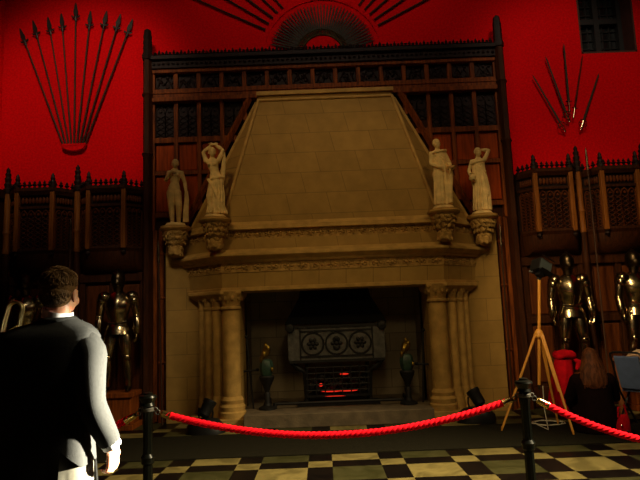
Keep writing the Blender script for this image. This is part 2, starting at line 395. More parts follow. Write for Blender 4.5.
# carved corbels that carry the statues
def corbel(x, y, z, sc=1):
    k = MB(); k.X = Matrix.Translation((x, y, z)) @ Matrix.Scale(sc, 4)
    k.lathe([(.05, -.47), (.11, -.43), (.12, -.36), (.09, -.31), (.13, -.24), (.17, -.12), (.19, -.07)], n=20)
    rr = random.Random(int(100*(x+9)))
    for ring, (zz, r0, n) in enumerate(((-.41, .10, 8), (-.33, .10, 8), (-.24, .135, 10), (-.17, .16, 12), (-.11, .175, 13))):
        for j in range(n):
            a = 2*PI*(j+.5*(ring % 2))/n
            k.ell((r0*math.cos(a), r0*math.sin(a), zz+rr.uniform(-.015, .015)), (.022, .030, .046), 7, 6, Euler((rr.uniform(-.9,.9), rr.uniform(-.5,.5), a)).to_matrix())
            k.ell((r0*1.06*math.cos(a+.2), r0*1.06*math.sin(a+.2), zz+rr.uniform(-.035, .035)), (.014, .014, .026), 6, 5, Euler((rr.uniform(-1.2,1.2), rr.uniform(-.8,.8), a)).to_matrix())
    o = k.build('corbel', M_frieze, FP)
    k = MB(); k.X = Matrix.Translation((x, y, z)) @ Matrix.Scale(sc, 4)
    k.lathe([(.19, -.075), (.235, -.05), (.245, -.03), (.225, -.018), (.23, 0.0)], n=24); k.build('corbel_plate', M_trim, o)
CORB = [(-1.70, 8.44, 3.0), (1.66, 8.44, 3.0), (-2.40, 8.92, 2.98), (2.36, 8.92, 2.98)]
for c in CORB: corbel(*c)

# ------------------------------------------------------------------ figures
def hand(mb, wrist, d, pn, thumb_side, s=1.0, curl=.5):
    """palm from wrist along d; pn = way the palm faces; thumb_side = +-1 along d x pn"""
    d = Vector(d).normalized(); pn = Vector(pn); pn = (pn - d*pn.dot(d)).normalized(); sd = d.cross(pn)*thumb_side
    w = Vector(wrist); Q = Matrix((sd, d, pn)).transposed()
    mb.ell(w + d*.05*s, (.040*s, .056*s, .017*s), 12, 8, Q)
    mb.ell(w + d*.072*s, (.040*s, .030*s, .014*s), 10, 8, Q)
    for i, L in enumerate((.072, .082, .076, .058)):
        p = w + d*(.088 - .004*abs(i-1.2))*s + sd*(.030 - .020*i)*s
        pts = [p - d*.02*s, p]; dd = d
        for k, fr in enumerate((.45, .30, .25)):
            a = curl*(k*.55+.5); dd = (d*math.cos(a) + pn*math.sin(a)) if k == 0 else (dd*math.cos(curl*.75) + (pn*d.dot(dd) - d*pn.dot(dd))*math.sin(curl*.75)).normalized()
            pts.append(pts[-1] + dd*L*fr*s)
        mb.tube(pts, [.0095*s, .0092*s, .0085*s, .0078*s, .0066*s], 8, round_=True)
    t = w + d*.02*s + sd*.030*s
    td = (d*.75 + sd*.55 + pn*.35).normalized(); t2 = t + td*.042*s; t3 = t2 + (d*.85 + sd*.15 + pn*.5).normalized()*.034*s; t4 = t3 + (d*.9 + pn*.5).normalized()*.026*s
    mb.tube([t - td*.02*s, t2, t3, t4], [.013*s, .0115*s, .010*s, .0078*s], 8, round_=True)

def head(mb, c, s=1.0, yaw=0, tilt=0, fwd=-1, roll=0):
    """head centred on c facing fwd along y; eyes at half its height"""
    Q = (Matrix.Rotation(yaw, 3, 'Z') @ Matrix.Rotation(tilt, 3, 'X') @ Matrix.Rotation(roll, 3, 'Y')); c = Vector(c); F = fwd
    def e(p, r, rot=None): mb.ell(c + Q @ Vector((p[0]*s, p[1]*F*s, p[2]*s)), tuple(k*s for k in r), 14, 10, Q @ rot if rot else Q)
    e((0, -.012, .030), (.076, .096, .088)); e((0, .030, -.025), (.062, .066, .085)); e((0, .050, -.082), (.036, .038, .034))
    e((0, .088, -.018), (.013, .020, .030)); e((0, .098, -.032), (.016, .014, .012)); e((0, .082, .018), (.050, .018, .012))
    for q in (-1, 1):
        e((q*.032, .076, .002), (.014, .012, .009)); e((q*.040, .062, -.03), (.024, .022, .026)); e((q*.080, -.012, -.012), (.012, .022, .034))
    e((0, .086, -.060), (.024, .012, .007)); e((0, .084, -.071), (.020, .012, .007))

def elli(c, rx, ry, n=20, rz=0, rip=0, ripn=9, ph=0):
    out = []
    for j in range(n):
        a = 2*PI*j/n; k = 1 + rip*math.cos(ripn*a + ph)
        x, y = rx*k*math.cos(a), ry*k*math.sin(a)
        out.append((c[0] + x*math.cos(rz) - y*math.sin(rz), c[1] + x*math.sin(rz) + y*math.cos(rz), c[2]))
    return out

def statue(name, label, loc, rz, pose):
    """a female figure 1.06 m tall on a low round base, facing -y; image left is -x"""
    T = thing(name, label, 'statue', loc, rz, 'statues on the corbels of the hood'); T.scale = (1.06, 1.06, 1.05)
    k = MB(); k.lathe([(.15, 0), (.155, .02), (.14, .035), (.135, .05)], n=18); k.build('statue_base', M_statue, T)
    m = MB(); hx, sway = pose.get('hip', 0), pose.get('sway', 0)
    zH = .98
    # torso
    m.rings([elli((hx, 0, .50), .070, .055), elli((hx, 0, .56), .092, .068), elli((hx*.9, 0, .60), .088, .064), elli((hx*.4+sway*.3, 0, .67), .062, .048),
             elli((sway*.7, 0, .75), .074, .056), elli((sway, 0, .81), .086, .052), elli((sway, 0, .845), .070, .040), elli((sway, .0, .87), .036, .034), elli((sway, -.004, .91), .031, .031)])
    for q in (-1, 1): m.ell((sway+q*.036, -.048, .775), (.028, .026, .028))
    hs = .63
    head(m, (sway+pose.get('hx', 0), -.010, .955), hs, pose.get('yaw', 0), pose.get('tilt', .1), -1)
    m.ell((sway+pose.get('hx', 0), .020, .977), (.055, .060, .060)); m.ell((sway+pose.get('hx', 0), .072, .965), (.024, .024, .024))
    # arms
    for q, key in ((-1, 'L'), (1, 'R')):
        sh = Vector((sway+q*.086, 0, .828)); el = Vector(pose[key][0]); wr = Vector(pose[key][1])
        m.tube([sh + Vector((-q*.02, 0, -.004)), sh, (sh+el)/2, el, (el*2+wr)/3, wr], [.036, .037, .033, .028, .029, .021], 10, round_=True)
        d = (wr-el).normalized(); hand(m, wr, d + Vector(pose[key][2])*.6, Vector((-q, .2, 0)), q, .68, .5)
    # legs
    for q in (-1, 1):
        kn = Vector((hx*.5+q*.045+pose.get('kx', 0)*(q == pose.get('ks', 1)), -.02-.045*(q == pose.get('ks', 1)), .30)); an = Vector((q*.045, .01*q, .075))
        m.tube([(hx+q*.042, 0, .52), kn, an], [.068, .048, .030], 12, round_=True); m.tube([an, an + Vector((0, -.03, -.018)), an + Vector((q*.012, -.075, -.020))], [.022, .020, .013], 8, round_=True)
    fig = m.build('figure', M_statue, T, remesh=.0075, relax=2)
    # drapery with folds
    d = MB(); zt, zb = pose.get('drape', (.60, .06)); n = 48; rows = 12; rs = []
    skirt = not pose.get('bare')
    for i in range(rows + 1):
        t = i/rows; z = zt + (zb-zt)*t
        cx = hx*(1-t) + pose.get('kx', 0)*.5*math.sin(PI*t) + pose.get('trail', 0)*t*t
        rx = (.098 - .020*math.sin(PI*min(1, t*1.1)) if zt < .7 else .078 + .016*math.sin(PI*t)) + .022*t; ry = .074 + .030*t
        rs.append(elli((cx, -.008*t, z), rx, ry, n, rip=.07 + .13*t, ripn=11, ph=1.2*t*pose.get('twist', 1)))
    if skirt: d.rings(rs)
    for q in range(7 if skirt else 0):
        a = -PI*(.1 + .13*q) ; d.tube([(hx + .09*math.cos(a), .07*math.sin(a), zt-.01-.02*q*pose.get('slant', .4)), (hx + .10*math.cos(a)+.01, .085*math.sin(a), zt*.6), (hx*.4+.125*math.cos(a), .105*math.sin(a), zb+.01)], [.010, .014, .016], 7)
    if skirt: d.tube([(hx-.10, -.02, zt-.02), (hx-.05, -.075, zt-.01), (hx+.04, -.075, zt+.005), (hx+.10, -.02, zt+.02), (hx+.04, .06, zt), (hx-.05, .06, zt-.01), (hx-.10, -.02, zt-.02)], .020, 8)
    for pts, rr in pose.get('cloth', []): d.tube(pts, rr, 10, flat=.6)
    d.build('drapery', M_statue, T, remesh=.007)
    for pts, rr, nm in pose.get('extra', []):
        e = MB(); e.lathe(rr, pts, 16); e.build(nm, M_statue, T)
    return T
c = CORB
def cz(i): return (X0+c[i][0], c[i][1], c[i][2])
statue('statue', 'stone statue raising both arms over its head on the left front corbel', cz(0), 0,
       dict(hip=.030, sway=-.025, kx=-.03, ks=-1, trail=.05, slant=-.6, tilt=.2, yaw=.3, drape=(.57, .06),
            L=[(-.155, .01, .965), (-.045, .02, 1.065), (1, 0, .2)], R=[(.125, .01, .985), (.015, .02, 1.075), (-1, 0, .1)],
            cloth=[([(.13, .02, .96), (.135, .03, .85), (.12, .04, .72), (.11, .04, .55)], [.022, .030, .034, .03]), ([(-.08, -.05, .56), (.0, -.085, .42), (.07, -.09, .25), (.11, -.06, .1)], [.03, .03, .028, .03])]))
statue('statue', 'stone statue in long drapery holding a bowl low, on the right front corbel', cz(1), 0,
       dict(hip=-.015, sway=-.03, kx=.03, ks=1, yaw=.5, tilt=.12, drape=(.83, .06), twist=.4, hx=-.01,
            L=[(-.135, -.02, .66), (-.055, -.10, .60), (.6, -.3, 0)], R=[(.125, -.02, .66), (.10, -.10, .56), (.3, -.4, 0)],
            cloth=[([(-.08, -.04, .82), (0, -.075, .74), (.08, -.06, .66), (.13, -.06, .58)], [.02, .022, .022, .026]), ([(.12, -.08, .58), (.11, -.09, .42), (.09, -.1, .25), (.09, -.09, .08)], [.028, .034, .034, .03])],
            extra=[((.12, -.115, .565), [(.02, -.02), (.05, 0), (.065, .025), (.055, .03), (.04, .01)], 'bowl')]))
statue('statue', 'stone statue with one hand on its breast, on the left rear corbel', cz(2), .15,
       dict(hip=-.02, sway=.0, kx=.02, ks=1, yaw=-.2, tilt=.15, drape=(.50, .06), twist=.6, bare=1,
            L=[(-.135, -.01, .70), (-.065, -.085, .80), (.4, 0, .4)], R=[(.135, .02, .68), (.155, -.02, .53), (0, 0, -1)],
            cloth=[([(.16, -.02, .54), (.165, -.02, .4), (.15, -.02, .24), (.15, -.02, .07)], [.026, .036, .042, .046])]))
statue('statue', 'stone statue with one elbow raised and a vase, on the right rear corbel', cz(3), -.15,
       dict(hip=-.01, sway=.0, kx=.03, ks=1, yaw=.4, tilt=.1, drape=(.80, .06), twist=.8, trail=.03,
            L=[(-.145, .0, .68), (-.125, -.07, .575), (.2, -.4, 0)], R=[(.165, .02, .985), (.055, .04, 1.0), (-1, 0, 0)],
            cloth=[([(-.08, -.04, .80), (0, -.07, .72), (.09, -.05, .64)], [.02, .022, .022])],
            extra=[((-.115, -.115, .50), [(.02, 0), (.045, .02), (.05, .055), (.028, .085), (.022, .1), (.034, .115)], 'vase')]))

# ------------------------------------------------------------------ oak overmantel screen
OM = thing('overmantel', 'tall dark oak screen of carved panels framing the stone hood', 'wood panelling', (X0, 0, 0))
def hwid(z): return 1.16 + max(0, (5.1-z))*.52
CW, NC = .38, 15
HALF = CW*NC/2
b = MB(); b.box(-HALF-.08, HALF+.08, 9.34, 9.44, 2.97, 5.98)
b.box(-HALF-.08, -2.6, 9.34, 9.44, 0, 2.97); b.box(2.6, HALF+.08, 9.34, 9.44, 0, 2.97)
b.build('backing', M_wood, OM, smooth=0)
b = MB()
def rail(z0, z1, y0, lim=None):
    if lim is None: b.box(-HALF, HALF, y0, 9.34, z0, z1)
    else:
        for sg in (-1, 1):
            xs = sorted((sg*lim, sg*HALF)); b.box(xs[0], xs[1], y0, 9.34, z0, z1)
rail(5.63, 5.70, 9.22); rail(5.20, 5.355, 9.24); rail(5.27, 5.29, 9.225); rail(5.13, 5.20, 9.20)
rail(4.44, 4.53, 9.26, hwid(4.5)); rail(3.90, 3.97, 9.27, hwid(3.93)); rail(3.2, 3.28, 9.27, hwid(3.1))
for i in range(NC+1):
    x = -HALF + i*CW
    b.box(x-.035, x+.035, 9.25, 9.34, 5.355, 5.63)
    if abs(x) > 1.2:
        zb = max(3.0, 5.1 - (abs(x)-1.16)/.52) if abs(x) < 2.25 else 3.0
        b.box(x-.033, x+.033, 9.255, 9.34, zb, 5.18)
b.box(-HALF, -HALF+.06, 9.27, 9.34, 0, 3); b.box(HALF-.06, HALF, 9.27, 9.34, 0, 3)
b.build('frame', M_woodL, OM, smooth=0, bevel=.006)
for sg in (-1, 1):
    b = MB(); b.tube([(sg*1.24, 9.24, 5.14), (sg*2.36, 9.24, 2.98)], .05, 4); b.tube([(sg*1.27, 9.22, 5.14), (sg*2.39, 9.22, 2.98)], .022, 6)
    b.build('raking_moulding', M_woodL, OM, smooth=0)
def leaf_panel(x0, x1, z0, z1, y, rr):
    k = MB(); k.box(x0, x1, y, y+.02, z0, z1); w_, h_ = x1-x0, z1-z0
    k.tube([(x0+w_*.05, y-.01, z0+h_*.1), (x0+w_*.3, y-.02, z0+h_*.7), (x0+w_*.5, y-.02, z0+h_*.35), (x0+w_*.7, y-.02, z0+h_*.7), (x1-w_*.05, y-.01, z0+h_*.1)], .012, 6)
    for i in range(14):
        k.ell((x0+w_*rr.uniform(.1, .9), y-.008, z0+h_*rr.uniform(.1, .9)), (rr.uniform(.015, .035), .018, rr.uniform(.012, .03)), 7, 5, Matrix.Rotation(rr.uniform(0, 3), 3, 'Y'))
    return k
def arch_pts(xa, xb, zs, y, n=6):
    w_ = xb-xa; pts = []
    for i in range(n+1):
        a = PI - i*(PI/3)/n; pts.append((xb + w_*math.cos(a), y, zs + w_*math.sin(a)))
    for i in range(1, n+1):
        a = PI/3 - i*(PI/3)/n; pts.append((xa + w_*math.cos(a), y, zs + w_*math.sin(a)))
    return pts
def tracery(x0, x1, z0, z1, y, k=None, n=2, r=.010, lattice=True):
    k = k or MB(); w_ = (x1-x0)/n
    for i in range(n):
        a, c_ = x0+i*w_, x0+(i+1)*w_
        zs = z1 - w_*1.0
        k.tube([(a, y, z0)] + arch_pts(a, c_, zs, y) + [(c_, y, z0)], r, 6)
        if lattice:
            hh = w_*.62; zz = z0
            while zz + hh < zs + .02:
                k.tube([(a, y, zz), ((a+c_)/2, y, zz+hh/2), (a, y, zz+hh)], r*.7, 5); k.tube([(c_, y, zz), ((a+c_)/2, y, zz+hh/2), (c_, y, zz+hh)], r*.7, 5); zz += hh
        k.lathe([(w_*.16, -.008), (w_*.2, 0), (w_*.16, .008)], ((a+c_)/2, y, zs+w_*.3), 8, Matrix.Rotation(PI/2, 3, 'X'))
    return k
rr = random.Random(3)
for i in range(NC):
    x0, x1 = -HALF+i*CW+.04, -HALF+(i+1)*CW-.04; xc = (x0+x1)/2
    leaf_panel(x0, x1, 5.36, 5.62, 9.31, rr).build('carved_panel', M_carve, OM)
    if abs(xc) > 1.4:
        zb = 4.54 if abs(xc) > 1.6 else 4.7
        k = MB(); k.box(x0, x1, 9.32, 9.34, zb, 5.11); tracery(x0, x1, zb+.01, 5.10, 9.31, k, 2); k.build('tracery_panel', M_carve, OM)
    if abs(xc) > 1.75:
        k = MB(); k.box(x0, x1, 9.31, 9.34, 3.98, 4.43); k.build('plain_panel', M_panel, OM, smooth=0, bevel=.012)
    if abs(xc) > 2.0:
        k = MB(); k.box(x0, x1, 9.31, 9.34, 3.30, 3.89); k.build('plain_panel', M_panel, OM, smooth=0, bevel=.012)
b = MB(); b.box(-HALF, HALF, 9.19, 9.34, 5.70, 5.84)
for i in range(72):
    x = -HALF+.04+i*(2*HALF-.08)/71; b.ell((x, 9.18, 5.77), (.026, .02, .03 if i % 2 else .018), 7, 5)
b.build('vine_frieze', M_carve, OM)
b = MB(); b.box(-HALF, HALF, 9.14, 9.34, 5.84, 5.90)
N = 92
for i in range(N):
    x = -HALF+.06+i*(2*HALF-.12)/(N-1); h = .085 + .03*(i % 2)
    b.lathe([(.028, 5.90), (.020, 5.915), (.036, 5.935), (.020, 5.955), (.028, 5.965), (.006, 5.90+h)], (x, 9.2, 0), 6)
b.build('cresting', M_carve, OM)
for sg in (-1, 1):
    x = sg*(HALF+.07)
    b = MB(); b.lathe([(.10, 0), (.10, .3), (.075, .34), (.07, 2.9), (.085, 2.95), (.07, 3.0), (.068, 4.2), (.09, 4.24), (.068, 4.28), (.066, 5.2), (.09, 5.25), (.068, 5.29), (.066, 5.85)], (x, 9.2, 0), 12, rip=.08, ripn=6)
    p = b.build('post', M_wood, OM)
    b = MB(); b.lathe([(.085, 5.85), (.09, 5.92), (.07, 5.98), (.075, 6.05), (.068, 6.1), (.075, 6.15), (.066, 6.2), (.072, 6.25), (.06, 6.31), (.055, 6.37), (.02, 6.40)], (x, 9.2, 0), 10, rip=.06, ripn=5)
    b.build('finial', M_carve, p)
    x2 = sg*(HALF-.14)
    b = MB(); b.lathe([(.06, 0), (.05, .1), (.04, .2), (.04, 3.0)], (x2, 9.24, 0), 10)
    for z in (.9, 1.9, 2.6): b.lathe([(.04, z-.03), (.06, z), (.04, z+.03)], (x2, 9.24, 0), 10)
    b.build('post', M_woodL, OM)

# ------------------------------------------------------------------ canopied side panelling, one bay each
def bay(name, label, cx, wd, major_left, major_right):
    T = thing(name, label, 'wood panelling', (cx, 9.36, 0), 0, 'canopied oak bays either side of the fireplace')
    h = wd/2; q = .28; P = [(-h+.04, -.02), (-q, -.30), (q, -.30), (h-.04, -.02)]
    def pl(o): return [(-h+.04, .1), (-h+.04, -.02-o), (-q-o*.4, -.30-o), (q+o*.4, -.30-o), (h-.04, -.02-o), (h-.04, .1)]
    k = MB(); k.box(-h, h, .06, .12, 0, 3.72); k.build('backing', M_wood, T, smooth=0)
    for nm, grp in (('canopy_sill', ((2.66, 2.71, .0, .03), (2.71, 2.75, .03, .02))), ('canopy_rail', ((3.38, 3.42, .02, .02),)), ('canopy_cornice', ((3.60, 3.66, .02, .06), (3.66, 3.71, .06, .06)))):
        k = MB()
        for z0, z1, o0, o1 in grp: k.slab(pl(o0), z0, z1, pl(o1))
        k.build(nm, M_wood, T, smooth=0)
    k = MB(); k.slab(pl(-.03), 2.72, 3.66)
    k.build('canopy_core', M_carve, T, smooth=0)
    for i in range(3):                                   # three faces of pierced tracery with a small carved frieze over
        a, c_ = Vector((*P[i], 0)), Vector((*P[i+1], 0)); L = (c_-a).length; t = (c_-a)/L
        k = MB(); k.X = Matrix.Translation(a) @ Matrix.Rotation(math.atan2(t.y, t.x), 4, 'Z')
        nn = 4 if i == 1 else 3
        tracery(.05, L-.05, 2.75, 3.37, -.004, k, nn, .011, True)
        for j in range(nn*2): k.ell((.06+(L-.12)*(j+.5)/(nn*2), .0, 3.51), ((L-.1)/(nn*4)*.9, .02, .055), 8, 6)
        k.build('tracery_panel', M_woodM, T)
    k = MB()
    for i in range(3):
        a, c_ = Vector((*P[i], 0)), Vector((*P[i+1], 0)); n = 7 if i == 1 else 4
        for j in range(n):
            p = a + (c_-a)*((j+.5)/n)
            k.lathe([(.035, 3.71), (.014, 3.73), (.042, 3.76), (.016, 3.78), (.026, 3.79), (.003, 3.83)], (p.x, p.y-.03, 0), 6)
    k.build('cresting', M_carve, T)
    for sg in (-1, 1):
        k = MB(); k.box(sg*q-.035, sg*q+.035, -.345, -.27, 2.70, 3.70); o = k.build('canopy_post', M_woodP, T, smooth=0, bevel=.012)
        k = MB(); k.lathe([(.05, 3.70), (.055, 3.75), (.035, 3.77), (.042, 3.81), (.032, 3.83), (.04, 3.86), (.028, 3.88), (.03, 3.91), (.005, 3.95)], (sg*q, -.31, 0), 8); k.build('pinnacle', M_carve, o)
        k = MB(); k.lathe([(.012, 2.60), (.045, 2.64), (.03, 2.67), (.05, 2.70)], (sg*q, -.31, 0), 8); k.build('pendant', M_carve, o)
    k = MB(); rs = []                                    # cove under the canopy
    for i in range(7):
        t = i/6; f = math.sin(t*PI/2); z = 2.34 + .33*(1-math.cos(t*PI/2))
        rs.append([(-h+.04, .1, z), (-h+.04, .06-.08*f, z), (-h+.04 + (h-.04-q)*f, .06-.36*f, z), (h-.04-(h-.04-q)*f, .06-.36*f, z), (h-.04, .06-.08*f, z), (h-.04, .1, z)])
    k.rings(rs); k.build('cove', M_wood, T, smooth=60)
    k = MB(); k.box(-h, h, -.02, .06, 2.20, 2.34); k.box(-h, h, .0, .06, 1.28, 1.38); k.box(-h, h, -.06, .06, 0, .30)
    for x in (-h+.07, 0, h-.07): k.box(x-.045, x+.045, .005, .06, .3, 2.2)
    k.build('frame', M_wood, T, smooth=0, bevel=.008)
    for sg in (-1, 1):
        xs = sorted((sg*.07, sg*(h-.14)))
        for z0, z1 in ((.36, 1.24), (1.42, 2.15)):
            k = MB(); k.box(xs[0], xs[1], .035, .07, z0, z1); k.build('plain_panel', M_woodM, T, smooth=0, bevel=.02)
    for fl, x in ((major_left, -h), (major_right, h)):
        if not fl: continue
        k = MB(); k.lathe([(.075, 0), (.075, .3), (.05, .34), (.05, 2.2), (.065, 2.25), (.05, 2.3), (.048, 2.72)], (x, -.06, 0), 10); k.build('buttress_shaded', M_wood, T)  # unlit lower part of the post, its shade put into darker oak
        k = MB(); k.lathe([(.056, 2.70), (.060, 2.74), (.048, 2.78), (.048, 3.0), (.062, 3.04), (.048, 3.08), (.048, 3.70)], (x, -.06, 0), 10); o = k.build('buttress_lit', M_woodP, T)  # upper part of the same post in the lighter, lit tone
        k = MB(); k.lathe([(.065, 3.70), (.075, 3.76), (.05, 3.79), (.062, 3.85), (.045, 3.88), (.056, 3.94), (.04, 3.97), (.05, 4.02), (.03, 4.05), (.036, 4.09), (.005, 4.14)], (x, -.06, 0), 8); k.build('pinnacle', M_carve, o)
    return T
bay('panelling_bay', 'carved oak bay in the left corner, furthest from the fireplace, behind the man', -4.49, 1.14, True, True)
bay('panelling_bay', 'carved oak bay immediately left of the fireplace, behind the single full armour', -3.36, 1.12, False, False)
bay('panelling_bay', 'carved oak bay immediately right of the fireplace, under the fan of five swords', 3.72, 1.04, False, True)
bay('panelling_bay', 'carved oak bay in the right corner, furthest from the fireplace, under the window', 4.78, 1.06, False, True)

# ------------------------------------------------------------------ arms on the red wall
def spear_mesh(L, name='spear', label='', loc=(0,0,0), ang=0, group='', headed=True):
    T = thing(name, label, 'spear', loc, 0, group); T.rotation_euler = (0, ang, 0)
    k = MB(); k.tube([(0,0,0), (0,0,L-.28)], [.016, .013], 8); k.build('shaft', M_shaft, T)
    k = MB()
    k.lathe([(.018, L-.34), (.022, L-.30), (.02, L-.26)], n=8)
    k.prism([(-.012, L-.27), (.012, L-.27), (.040, L-.17), (.012, L-.02), (0, L), (-.012, L-.02), (-.040, L-.17)], -.008, .008)
    k.prism([(-.075, L-.235), (-.06, L-.27), (0, L-.285), (.06, L-.27), (.075, L-.235), (.02, L-.255), (-.02, L-.255)], -.010, .010)
    k.build('spearhead', M_head, T)
    return T
tips = [(-5.03, 6.64), (-4.81, 6.78), (-4.55, 6.83), (-4.32, 6.89), (-4.07, 7.07), (-3.81, 6.91), (-3.53, 6.9), (-3.29, 6.83), (-3.08, 6.73)]
for i, (tx, tz) in enumerate(tips):
    bx_ = -4.220 + i*0.0412; bz = 4.48
    L = math.hypot(tx-bx_, tz-bz); a = math.atan2(tx-bx_, tz-bz)
    lab = ['leftmost spear of the nine fanned out on the left red wall'] + ['%s spear from the left of the nine fanned on the red wall' % ORD[j] for j in range(1, 4)] + ['upright middle spear, tallest of the nine fanned on the red wall'] + \
          ['%s spear from the right of the nine fanned on the red wall' % ORD[j] for j in (3, 2, 1)] + ['rightmost spear of the nine fanned out on the left red wall']
    spear_mesh(L, 'spear', lab[i], (bx_, YB-.05, bz), a, 'nine spears fanned on the left red wall')
k = MB(); rs = []
pts = [(-4.05+.19*math.cos(PI+PI*i/10), 4.51+.09*math.sin(PI+PI*i/10)) for i in range(11)]
k.prism(pts, YB-.085, YB); k.box(-4.25, -3.85, YB-.09, YB, 4.51, 4.54)
tag(k.build('spear_bracket', M_red, smooth=0), 'small red crescent bracket holding the butts of nine spears', 'bracket')

FC = (0.17, 5.96)
fb = thing('fan_board', 'red half-round board with rims behind the central fan of swords', 'mounting board', (FC[0], YB, FC[1]))
def half_disc(r0, r1, y0, y1, n=40):
    k = MB(); rs = []
    for i in range(n+1):
        a = PI*i/n; c_, s_ = math.cos(a), math.sin(a)
        rs.append([(r0*c_, y0, r0*s_), (r1*c_, y0, r1*s_), (r1*c_, y1, r1*s_), (r0*c_, y1, r0*s_)])
    k.rings(rs); return k
half_disc(.34, 1.0, -.015, 0).build('field', M_red, fb); half_disc(1.0, 1.07, -.04, 0).build('outer_rim', M_red, fb); half_disc(.02, .33, -.05, 0).build('centre_boss', M_red, fb)
def sword(name, label, loc, ang, L, hiltL, wdt, group, bm=M_blade, hm=M_gold, basket=False):
    """pommel at the origin, point along local +z, turned by ang in the plane of the wall"""
    T = thing(name, label, 'sword', loc, 0, group); T.rotation_euler = (0, ang, 0)
    k = MB(); k.prism([(-wdt/2, hiltL), (wdt/2, hiltL), (wdt*.32, L-.06), (0, L), (-wdt*.32, L-.06)], -.004, .004); k.build('blade', bm, T, smooth=0)
    k = MB(); k.tube([(0,0,0), (0,0,hiltL)], .011, 8); k.ell((0,0,0), .019, 8, 6); gw = .028 if L < .7 else .05; k.tube([(-gw,0,hiltL), (0,0,hiltL-.006), (gw,0,hiltL)], .009, 6)
    if basket:
        for a in (-1, 1): k.tube([(a*.045,0,hiltL), (a*.07,-.02,hiltL*.5), (0,0,.01)], .007, 6)
        k.tube([(0,-.01,hiltL), (0,-.06,hiltL*.5), (0,0,.01)], .007, 6); k.tube([(-.065,-.02,hiltL*.55), (0,-.06,hiltL*.55), (.065,-.02,hiltL*.55)], .006, 6)
    k.build('hilt', hm, T)
    return T
NS = 41
for i in range(NS):
    th = R(166 - i*152/(NS-1)); a = PI/2 - th
    if i < 20: lab = '%s sword from the left in the half-round fan above the cresting' % ORD[i]
    elif i == 20: lab = 'upright middle sword in the half-round fan above the cresting'
    else: lab = '%s sword from the right in the half-round fan above the cresting' % ORD[NS-1-i]
    d = Vector((math.cos(th), 0, math.sin(th)))
    sword('short_sword', lab, (FC[0]+d.x*.36, YB-.035-.006*(i % 2), FC[1]+d.z*.36), a, .57, .10, .032, 'short swords in the half-round fan', hm=M_hilt)
names = ['lowest', 'second lowest', 'third lowest', 'fourth lowest', 'fifth lowest']
for sg in (-1, 1):
    for i, dg in enumerate((27, 33.5, 40, 46.5, 53)):
        th = R(dg) if sg > 0 else PI-R(dg); d = Vector((math.cos(th), 0, math.sin(th))); r0 = 1.09
        spear_mesh(2.1, 'spear', '%s spear radiating to the %s of the central sword fan' % (names[i], 'right' if sg > 0 else 'left'), (FC[0]+d.x*r0, YB-.03, FC[1]+d.z*r0), PI/2-th, 'spears radiating around the sword fan')
five = [((3.70,5.44),(4.16,4.43),'lowest sword on the left side'),((3.95,5.76),(4.24,4.60),'second sword from the left'),((4.28,5.98),(4.27,4.78),'upright middle sword, set highest,'),((4.58,5.75),(4.32,4.66),'bright-bladed second sword from the right'),((4.83,5.43),(4.42,4.45),'lowest sword on the right side')]
for i, (t, h_, lab) in enumerate(five):
    L = math.hypot(t[0]-h_[0], t[1]-h_[1]); a = math.atan2(t[0]-h_[0], t[1]-h_[1])
    sword('basket_sword' if i in (0, 1, 4) else 'long_sword', lab + ' in the fan of five on the right red wall', (h_[0], YB-.07, h_[1]), a, L, .17, .036, 'five swords fanned on the right red wall', M_steel if i == 3 else M_blade, M_steel, i in (0, 1, 4))

